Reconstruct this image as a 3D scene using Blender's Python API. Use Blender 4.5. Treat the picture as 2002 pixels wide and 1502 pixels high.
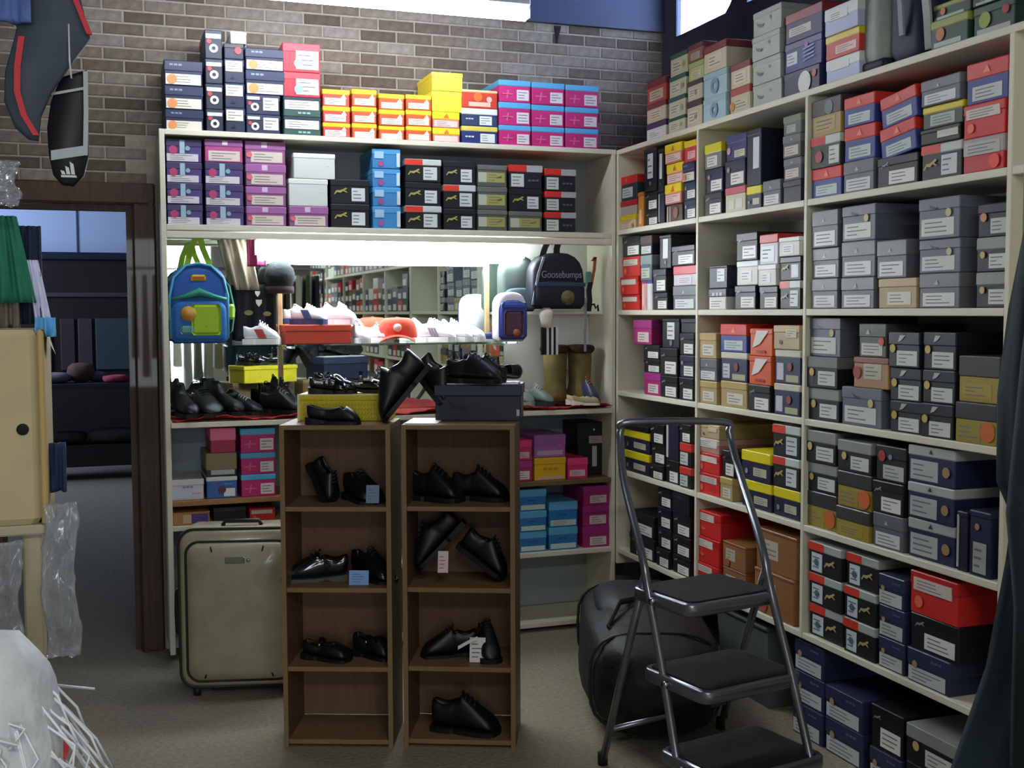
import bpy, bmesh, math, random
from mathutils import Vector, Matrix
for o in list(bpy.data.objects): bpy.data.objects.remove(o)
SC = bpy.context.scene
COL = SC.collection
R = math.radians
random.seed(7)
# ------------------------------------------------------------------ camera
cam = bpy.data.cameras.new('camera'); camo = bpy.data.objects.new('camera', cam); COL.objects.link(camo)
cam.sensor_width = 36; cam.lens = 36*2259.1/2002; cam.clip_start = .05
yaw, pit, rol = .3373, -.0624, -.0038
fw = Vector((math.sin(yaw)*math.cos(pit), math.cos(yaw)*math.cos(pit), math.sin(pit)))
rt = Vector((math.cos(yaw), -math.sin(yaw), 0)); up = rt.cross(fw)
rt, up = rt*math.cos(rol)+up*math.sin(rol), -rt*math.sin(rol)+up*math.cos(rol)
M4 = Matrix((rt, up, -fw)).transposed().to_4x4(); M4.translation = Vector((-2.2728, -4.9936, 1.4995))
camo.matrix_world = M4
SC.camera = camo
# ------------------------------------------------------------------ world, lights, exposure
w = bpy.data.worlds.new('world'); SC.world = w; w.use_nodes = True
w.node_tree.nodes['Background'].inputs[0].default_value = (.56, .70, 1, 1)
w.node_tree.nodes['Background'].inputs[1].default_value = 22.0
SC.view_settings.view_transform = 'Standard'; SC.view_settings.look = 'None'
SC.view_settings.exposure = 0.30; SC.view_settings.gamma = 1; SC.view_settings.use_curve_mapping = False
def area(name, loc, rot, sx, sy, power, col):
    l = bpy.data.lights.new(name, 'AREA'); l.shape = 'RECTANGLE'; l.size = sx; l.size_y = sy
    l.energy = power; l.color = col
    o = bpy.data.objects.new(name, l); COL.objects.link(o); o.location = loc; o.rotation_euler = rot
    return o
SHOP_P, BACK_P, ROOM_P = 9, 60, 85
DISP_E, TUBE_E = 44, 40
# fluorescent rows of the shop, behind and above the photographer
area('shop_light', (-1.4, -3.3, 2.88), (0, 0, 0), 1.5, .25, SHOP_P, (1, .97, .9))
area('shop_light', (-2.2, -6.2, 2.88), (0, 0, 0), 1.5, .25, BACK_P, (1, .97, .9))
area('added_front_fill_light', (-2.4, -8.45, 1.5), (R(90), 0, 0), 2.6, 1.7, 120, (.86, .93, 1))  # unseen fill light added behind the camera to brighten the bookcase interiors
area('stockroom_window_light', (-4.9, 5.9, 2.35), (0, R(-90), 0), 1.2, 1.4, ROOM_P, (.55, .68, 1))
# ------------------------------------------------------------------ materials
def lin(h):
    h = h.lstrip('#'); c = [int(h[i:i+2], 16)/255 for i in (0, 2, 4)]
    return [x/12.92 if x <= .04045 else ((x+.055)/1.055)**2.4 for x in c]
MC = {}
def mat(hexc, rough=.55, metal=0, spec=.4, noise=0, scale=20, bump=0, emit=0, coat=0, key=None, stretch=None, alpha=1, trans=0):
    k = (hexc, rough, metal, spec, noise, scale, bump, emit, coat, stretch, alpha, trans)
    if k in MC: return MC[k]
    m = bpy.data.materials.new('surface_'+hexc.lstrip('#')); m.use_nodes = True
    nt = m.node_tree; b = nt.nodes['Principled BSDF']
    c = lin(hexc)
    b.inputs['Base Color'].default_value = (*c, 1); b.inputs['Roughness'].default_value = rough
    b.inputs['Metallic'].default_value = metal; b.inputs['Specular IOR Level'].default_value = spec
    b.inputs['Coat Weight'].default_value = coat
    b.inputs['Alpha'].default_value = alpha
    b.inputs['Transmission Weight'].default_value = trans
    if emit:
        b.inputs['Emission Color'].default_value = (*c, 1); b.inputs['Emission Strength'].default_value = emit
    if noise or bump:
        tc = nt.nodes.new('ShaderNodeTexCoord'); n = nt.nodes.new('ShaderNodeTexNoise')
        n.inputs['Scale'].default_value = scale; n.inputs['Detail'].default_value = 5
        src = tc.outputs['Object']
        if stretch:
            mp = nt.nodes.new('ShaderNodeMapping'); mp.inputs['Scale'].default_value = stretch
            nt.links.new(src, mp.inputs[0]); src = mp.outputs[0]
        nt.links.new(src, n.inputs['Vector'])
        if noise:
            r = nt.nodes.new('ShaderNodeValToRGB')
            r.color_ramp.elements[0].position = .3; r.color_ramp.elements[1].position = .7
            r.color_ramp.elements[0].color = (*[x*(1-noise) for x in c], 1)
            r.color_ramp.elements[1].color = (*[min(1, x*(1+noise)) for x in c], 1)
            nt.links.new(n.outputs['Fac'], r.inputs[0]); nt.links.new(r.outputs[0], b.inputs['Base Color'])
        if bump:
            bp = nt.nodes.new('ShaderNodeBump'); bp.inputs['Strength'].default_value = bump
            bp.inputs['Distance'].default_value = .01
            nt.links.new(n.outputs['Fac'], bp.inputs['Height']); nt.links.new(bp.outputs[0], b.inputs['Normal'])
    MC[k] = m
    return m
# ------------------------------------------------------------------ mesh helpers
class MB:
    def __init__(s): s.v = []; s.f = []; s.mi = []; s.ms = []; s.sm = []
    def mslot(s, m):
        if m not in s.ms: s.ms.append(m)
        return s.ms.index(m)
    def add(s, vs, fs, m, smooth=False):
        k = len(s.v); i = s.mslot(m)
        s.v += [tuple(v) for v in vs]
        for f in fs: s.f.append([k+a for a in f]); s.mi.append(i); s.sm.append(smooth)
    def box(s, a, b, m, M=None):
        x0, y0, z0 = a; x1, y1, z1 = b
        vs = [(x0,y0,z0),(x1,y0,z0),(x1,y1,z0),(x0,y1,z0),(x0,y0,z1),(x1,y0,z1),(x1,y1,z1),(x0,y1,z1)]
        if M: vs = [M @ Vector(v) for v in vs]
        s.add(vs, [(0,3,2,1),(4,5,6,7),(0,1,5,4),(1,2,6,5),(2,3,7,6),(3,0,4,7)], m)
    def bbox(s, a, b, m, r=.004, M=None):          # box with chamfered vertical + top edges
        x0, y0, z0 = a; x1, y1, z1 = b
        def ring(i, z): return [(x0+r+i,y0+i,z),(x1-r-i,y0+i,z),(x1-i,y0+r+i,z),(x1-i,y1-r-i,z),(x1-r-i,y1-i,z),(x0+r+i,y1-i,z),(x0+i,y1-r-i,z),(x0+i,y0+r+i,z)]
        rs = [ring(r*.6, z0), ring(0, z0+r), ring(0, z1-r), ring(r*.6, z1)]
        vs = [p for q in rs for p in q]
        if M: vs = [M @ Vector(v) for v in vs]
        fs = [tuple(range(7,-1,-1)), tuple(range(24,32))]
        for k in range(3):
            for j in range(8): fs.append((k*8+j, k*8+(j+1)%8, k*8+8+(j+1)%8, k*8+8+j))
        s.add(vs, fs, m)
    def quad(s, a, b, c, d, m): s.add([a,b,c,d], [(0,1,2,3)], m)
    def cyl(s, a, b, r, m, n=12, r2=None, cap=True):
        a = Vector(a); b = Vector(b); d = (b-a).normalized(); u = d.orthogonal().normalized(); w_ = d.cross(u)
        r2 = r if r2 is None else r2
        vs = [a+(u*math.cos(t)+w_*math.sin(t))*r for t in [2*math.pi*k/n for k in range(n)]] + \
             [b+(u*math.cos(t)+w_*math.sin(t))*r2 for t in [2*math.pi*k/n for k in range(n)]]
        fs = [(k,(k+1)%n,n+(k+1)%n,n+k) for k in range(n)]
        if cap: fs += [tuple(range(n-1,-1,-1)), tuple(range(n,2*n))]
        s.add(vs, fs, m, True)
    def tube(s, pts, r, m, n=10, closed=False, rs=None, flat=1.0):
        pts = [Vector(p) for p in pts]; N = len(pts); rings = []
        prev = None
        for i, p in enumerate(pts):
            t = (pts[min(i+1,N-1)]-pts[max(i-1,0)]).normalized()
            u = prev - t*prev.dot(t) if prev else t.orthogonal()
            u.normalize(); prev = u; w_ = t.cross(u)
            rr = rs[i] if rs else r
            rings.append([p+(u*math.cos(2*math.pi*k/n)*flat+w_*math.sin(2*math.pi*k/n))*rr for k in range(n)])
        vs = [q for g in rings for q in g]; fs = []
        for i in range(N-1):
            for k in range(n): fs.append((i*n+k, i*n+(k+1)%n, (i+1)*n+(k+1)%n, (i+1)*n+k))
        fs += [tuple(range(n-1,-1,-1)), tuple((N-1)*n+k for k in range(n))]
        s.add(vs, fs, m, True)
    def strap(s, pts, wv, th, m):                   # flat band along pts, wv = width vector, th thickness vector
        wv = Vector(wv); th = Vector(th); vs = []; fs = []
        for p in pts:
            p = Vector(p); vs += [p-wv/2-th/2, p+wv/2-th/2, p+wv/2+th/2, p-wv/2+th/2]
        for i in range(len(pts)-1):
            for k in range(4): fs.append((i*4+k, i*4+(k+1)%4, i*4+4+(k+1)%4, i*4+4+k))
        e = (len(pts)-1)*4
        fs += [(3,2,1,0), (e,e+1,e+2,e+3)]
        s.add(vs, fs, m)
    def mesh(s, name):
        me = bpy.data.meshes.new(name); me.from_pydata(s.v, [], s.f)
        for m in s.ms: me.materials.append(m)
        me.polygons.foreach_set('material_index', s.mi); me.polygons.foreach_set('use_smooth', s.sm)
        me.update(); return me
    def build(s, name, parent=None, **kw):
        o = bpy.data.objects.new(name, s.mesh(name)); COL.objects.link(o)
        if parent: o.parent = parent
        for k, v in kw.items(): o[k] = v
        return o
def fixn(o):
    bm = bmesh.new(); bm.from_mesh(o.data); bmesh.ops.recalc_face_normals(bm, faces=bm.faces[:]); bm.to_mesh(o.data); bm.free(); return o
def sub(o, n=1):
    md = o.modifiers.new('sub', 'SUBSURF'); md.levels = n; md.render_levels = n
    for p in o.data.polygons: p.use_smooth = True
    return o
def bev(o, wd=.004, n=2):
    md = o.modifiers.new('bev', 'BEVEL'); md.width = wd; md.segments = n; md.limit_method = 'ANGLE'; return o
def thing(name, label, cat, loc=(0,0,0), rot=(0,0,0), group=None):
    o = bpy.data.objects.new(name, None); COL.objects.link(o); o.empty_display_size = .05
    o.location = loc; o.rotation_euler = rot; o['label'] = label; o['category'] = cat
    if group: o['group'] = group
    return o
def tag(o, label, cat, group=None):
    o['label'] = label; o['category'] = cat
    if group: o['group'] = group
    return o
def struct(o): o['kind'] = 'structure'; return o
def text(parent, body, size, loc, rot, m, name='lettering', ext=.0008, sx=1.0):
    c = bpy.data.curves.new(name, 'FONT'); c.body = body; c.size = size; c.extrude = ext; c.align_x = 'CENTER'; c.align_y = 'CENTER'
    t = bpy.data.objects.new(name, c); COL.objects.link(t); t.data.materials.append(m)
    t.parent = parent; t.location = loc; t.rotation_euler = rot; t.scale = (sx, 1, 1)
    return t
def textm(parent, body, size, loc, rot, m, name='lettering', ext=.0008, sx=1.0):
    t = text(None, body, size, (0, 0, 0), (0, 0, 0), m, name, ext, 1.0); bpy.context.view_layer.update()
    me = bpy.data.meshes.new_from_object(t.evaluated_get(bpy.context.evaluated_depsgraph_get())); bpy.data.objects.remove(t)
    if not me.materials: me.materials.append(m)
    o = bpy.data.objects.new(name, me); COL.objects.link(o); o.parent = parent; o.location = loc; o.rotation_euler = rot; o.scale = (sx, 1, 1); o['kind'] = 'stuff'
    return o
# ------------------------------------------------------------------ room
CARP = mat('#8b8473', .95, spec=.1, noise=.16, scale=60, bump=.5)
DARKCEIL = mat('#2b3350', .5, noise=.15, scale=3)
BRICKBACK = mat('#9a9185', .9, noise=.15, scale=30)
PLASTER = mat('#8d8c88', .9, noise=.05, scale=8)
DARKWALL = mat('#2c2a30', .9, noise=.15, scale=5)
WOODD = mat('#46301f', .55, noise=.3, scale=9, stretch=(6, 6, .5), coat=.2)
CREAM = mat('#dcd9c4', .5, noise=.03, scale=6)
WALLY = .33
m = MB(); m.box((-6, -8.6, -.08), (.6, 7.7, 0), CARP); struct(m.build('floor'))
m = MB(); m.box((-6, -8.6, 3.32), (.6, WALLY+.12, 3.4), DARKCEIL); m.box((-6, WALLY+.12, 3.32), (.6, 7.7, 3.4), mat('#bfc3c8', .8)); struct(m.build('ceiling'))
# back wall of the shop with its doorway
m = MB()
for a, b in (((-2.15, 0), (.40, 3.32)), ((-6, 0), (-2.72, 3.32)), ((-2.72, 2.0), (-2.15, 3.32))):
    m.box((a[0], WALLY, a[1]), (b[0], WALLY+.12, b[1]), BRICKBACK)
wall = struct(m.build('wall_back'))
# bricks, one object each
BR = [mat(c, .9, noise=.25, scale=25, bump=.35) for c in ('#6b6055', '#766b61', '#62574c', '#7c7369', '#584d43', '#72655a', '#837b72')]
bm_ = []
def brickmesh(w_, h_, mt):
    b = MB(); d = .004
    b.add([(0,0,0),(w_,0,0),(w_,0,h_),(0,0,h_),(.002,-d,.002),(w_-.002,-d,.002),(w_-.002,-d,h_-.002),(.002,-d,h_-.002)],
          [(4,5,6,7),(0,1,5,4),(1,2,6,5),(2,3,7,6),(3,0,4,7)], mt)
    return b.mesh('brick')
cache = {}
BH, BWD = .053, .172
nb = 0; z = 2.008; row_i = 0
extra = MB()
while z < 2.89:
    x = -3.2 + (BWD/2 if row_i % 2 else 0)
    while x < .40:
        x1 = min(x+BWD-.008, .398)
        if x1-x > .03:
            vis = (z > 2.2 or x < -2.0) and x > -2.98
            if x1 > -2.05 and z < 2.22: vis = None
            if vis and ((z < 2.44 and -1.97 < x < -.36) or nb >= 296): vis = False
            if vis:
                k = (round(x1-x, 3), random.randrange(len(BR)))
                if k not in cache: cache[k] = brickmesh(k[0], BH-.008, BR[k[1]])
                o = bpy.data.objects.new('brick', cache[k]); COL.objects.link(o); o.parent = wall; o.location = (x, WALLY, z); nb += 1
            elif vis is False:
                extra.box((x, WALLY-.004, z), (x1, WALLY, z+BH-.008), BR[0])
        x += BWD
    z += BH; row_i += 1
e = extra.build('brick_field', wall); e['kind'] = 'stuff'
t = MB(); t.add([(-.185,WALLY-.012,2.885),(-.150,WALLY-.012,2.885),(-.172,WALLY-.012,2.80),(-.185,WALLY-.002,2.885),(-.150,WALLY-.002,2.885),(-.172,WALLY-.002,2.80)],
        [(0,1,2),(3,5,4),(0,3,4,1),(1,4,5,2),(2,5,3,0)], mat('#15141a', .9)); t.build('torn_gap', wall)
# right wall with window
WX = .40
m = MB(); GW = mat('#3d3a44', .9, noise=.1, scale=6)
m.box((WX, -8.6, 0), (WX+.04, WALLY+.12, 2.83), GW)
for a, b in ((.196, WALLY+.12), (-.47, -.41), (-8.6, -1.15)): m.box((WX, a, 2.83), (WX+.04, b, 3.32), GW)
m.add([(WX,-.41,2.83),(WX,-.28,2.83),(WX,-.34,2.87),(WX,-.385,2.92),(WX,-.41,3.0)]+[(WX+.04,-.41,2.83),(WX+.04,-.28,2.83),(WX+.04,-.34,2.87),(WX+.04,-.385,2.92),(WX+.04,-.41,3.0)],
      [(0,1,2,3,4),(9,8,7,6,5),(0,5,6,1),(1,6,7,2),(2,7,8,3),(3,8,9,4),(4,9,5,0)], GW)
struct(m.build('wall_right'))
m = MB(); m.box((-6.1, -8.6, 0), (-6, 7.7, 3.32), PLASTER); struct(m.build('wall_left'))
m = MB(); m.box((-6, -8.7, 0), (.6, -8.6, 3.32), PLASTER); struct(m.build('wall_front'))

FR = mat('#26283c', .5)
for i, (a, b) in enumerate(((-.41, .196), (-1.15, -.47))):
    m = MB(); m.box((WX+.012, a, 2.83), (WX+.017, b, 3.32), mat('#eef4ff', .05, trans=1.0)); p_ = m.build('pane')
    m = MB()
    for q in (((WX+.004, a, 2.83), (WX+.028, b, 2.845)), ((WX+.004, a, 2.845), (WX+.028, a+.012, 3.32)), ((WX+.004, b-.012, 2.845), (WX+.028, b, 3.32))): m.box(*q, FR)
    wn = struct(m.build('window_%d' % (i+1))); p_.parent = wn
# dark fascia panel above the brick
m = MB(); m.box((-6, WALLY-.03, 2.893), (WX, WALLY, 3.32), DARKCEIL); struct(m.build('trim_1'))
# door casing
m = MB()
m.bbox((-2.155, WALLY-.035, 0), (-2.058, WALLY+.13, 1.97), WOODD, .008)
m.bbox((-2.80, WALLY-.035, 0), (-2.70, WALLY+.13, 1.97), WOODD, .008)
m.bbox((-2.80, WALLY-.035, 1.97), (-2.058, WALLY+.13, 2.062), WOODD, .008)
m.box((-2.18, WALLY+.03, 0), (-2.155, WALLY+.08, 1.97), WOODD); m.box((-2.70, WALLY+.03, 1.945), (-2.18, WALLY+.08, 1.97), WOODD)
m.box((-2.145, WALLY-.045, 0), (-2.125, WALLY-.035, 1.97), WOODD); m.box((-2.09, WALLY-.045, 0), (-2.07, WALLY-.035, 2.05), WOODD)
struct(m.build('trim_2'))
# skirting seen in the empty low bay
m = MB(); m.box((-2.05, WALLY-.012, 0), (.40, WALLY, .12), mat('#c9cdc8', .5)); struct(m.build('baseboard_back'))
# ------------------------------------------------------------------ shelving units
T = .011; LV = [2.24, 1.868, 1.494, 1.115, .745, .365]
YD = [-.7906, -1.5614, -2.509, -3.30]
ru = thing('shelving_unit', 'long white open shelving unit packed with shoe boxes along the right wall', 'shelving', (0, 0, 0))
def board(parent, name, a, b, mt=CREAM, r=.002):
    m = MB(); m.bbox(a, b, mt, r); return m.build(name, parent)
for i, z in enumerate(LV):
    y = 0
    for d in (YD if i else [YD[-1]]):
        board(ru, 'shelf', (0, d+(.009 if i else 0), z-T), (.33, y-(.009 if i and y else (.02 if i else 0)), z+T)); y = d
board(ru, 'side_panel', (0, -.02, .30), (.33, 0, LV[0]-T))
for d in YD: board(ru, 'divider', (-.001, d-.009, LV[5]-T), (.33, d+.009, LV[0]-T))
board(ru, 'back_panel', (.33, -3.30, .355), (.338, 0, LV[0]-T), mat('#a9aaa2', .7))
bu = thing('shelving_unit', 'white shelving unit with mirrored display counter against the brick wall', 'shelving', (0, 0, 0))
BZ = [2.2438, 1.8557, 1.0332, .3659, .0134+.02]
board(bu, 'side_panel', (-2.050, 0, .06), (-2.028, .31, BZ[0]+T)); board(bu, 'side_panel', (-.022, 0, .02), (-.002, .31, BZ[0]-T))
board(bu, 'shelf', (-2.028, 0, BZ[0]-T), (0, .31, BZ[0]+T))
board(bu, 'shelf', (-2.028, 0, BZ[1]-.013), (-.022, .31, BZ[1]+T))
board(bu, 'lamp_rail', (-2.028, .0, BZ[1]-.045), (-.022, .018, BZ[1]-.018))
board(bu, 'counter', (-2.028, -.03, BZ[2]-T), (-.022, .31, BZ[2]+T))
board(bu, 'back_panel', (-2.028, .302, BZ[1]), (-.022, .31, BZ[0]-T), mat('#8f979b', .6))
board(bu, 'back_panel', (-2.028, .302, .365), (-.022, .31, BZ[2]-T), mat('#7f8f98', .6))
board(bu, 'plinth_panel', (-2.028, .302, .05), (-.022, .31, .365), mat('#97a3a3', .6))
WOODL = mat('#9c7040', .5, noise=.2, scale=12, stretch=(.6, 6, 6))
board(bu, 'wood_shelf', (-2.028, .0, .70-T), (-1.30, .30, .70+T), WOODL); board(bu, 'wood_shelf', (-.62, .0, .70-T), (-.022, .30, .70+T), mat('#6f5a3c', .5, noise=.2, scale=12, stretch=(.6, 6, 6)))
board(bu, 'shelf', (-2.028, 0, .594-.009), (-1.15, .30, .594+T)); board(bu, 'divider', (-1.15, 0, .05), (-1.13, .30, BZ[2]-T))
board(bu, 'shelf', (-1.13, 0, BZ[3]-T), (-.022, .30, BZ[3]+T)); board(bu, 'shelf', (-1.13, 0, BZ[4]-T), (-.022, .30, BZ[4]+T))
board(bu, 'display_back', (-.46, .296, BZ[2]+T), (-.022, .304, BZ[1]-.013), mat('#c8ccc4', .6))
MIR = mat('#d9e4de', .015, metal=1)
m = MB(); m.box((-2.028, .296, BZ[2]+T), (-.462, .303, BZ[1]-.013), MIR); m.build('mirror', bu)
STRIP = mat('#a58a62', .45, noise=.2, scale=15)
for x in (-1.53, -.545): board(bu, 'mirror_trim', (x-.011, .284, BZ[2]+T), (x+.011, .296, BZ[1]-.02), STRIP)
# small white shelf + white card in the counter's right end
board(bu, 'small_shelf', (-.46, .10, 1.487), (-.022, .29, 1.500), mat('#f0f0ea', .4))
board(bu, 'card_panel', (-.225, .275, 1.215), (-.022, .283, 1.487), mat('#e9ecec', .5))
# glass shelf
gs = thing('glass_shelf', 'clear glass shelf across the mirror holding trainers and the red cap', 'shelf', (-1.15, .14, 1.355))
m = MB(); m.box((-.64, -.14, 0), (.67, .14, .008), mat('#cfeee2', .03, trans=1.0)); m.build('glass_pane', gs)
for x in (-.36, .60):
    m = MB(); m.box((x-.008, -.10, -.012), (x+.008, .142, 0), mat('#b9bdb8', .3, metal=1)); m.build('bracket', gs)
# ------------------------------------------------------------------ fluorescent lamps
def lampbar(name, label, loc, L, r, e, rotz=0, h=.03, dz=.0):
    t = thing(name, label, 'lamp', loc, (0, 0, rotz))
    m = MB(); m.bbox((-L/2, -.025, r+dz), (L/2, .025, r+dz+h), mat('#e8e8e2', .5), .004); m.build('housing', t)
    EM = mat('#f0f7ff', .4, emit=e); m = MB(); N = 16
    rings = [[(x, r*math.cos(2*math.pi*k/N), (r+dz)*math.sin(2*math.pi*k/N)) for k in range(N)] for x in (-L/2+.015, L/2-.015)]
    m.add([p for q in rings for p in q], [(k, (k+1)%N, N+(k+1)%N, N+k) for k in range(N)]+[tuple(range(N-1,-1,-1)), tuple(range(N, 2*N))], EM, True); m.build('bloom_tube', t)  # tube built thicker than life, its bloom put into the glowing shape
    for sx in (-1, 1):
        m = MB(); m.box((sx*(L/2-.008)-.008, -r*.7, -r*.7), (sx*(L/2-.008)+.008, r*.7, r+dz), mat('#d5d5cf', .5)); m.build('end_cap', t)
    return t
lampbar('fluorescent_lamp', 'bright white fluorescent tube under the upper shelf over the mirror', (-1.04, .12, 1.768), 1.24, .028, DISP_E, dz=.016, h=.02)
lampbar('fluorescent_lamp', 'bluish white fluorescent tube high in front of the brick wall', (-1.36, -.45, 2.722), 1.52, .026, TUBE_E, dz=.004)
for x in (-1.9, -.85):
    m = MB(); m.cyl((x, -.45, 2.775), (x, -.45, 3.32), .004, mat('#3a3c44', .5), 6); o = m.build('suspension_rod'); LAMP2 = [q for q in bpy.data.objects if q.get('category') == 'lamp'][-1]
    o.parent = LAMP2; o.location = (-LAMP2.location.x, -LAMP2.location.y, -LAMP2.location.z)
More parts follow.
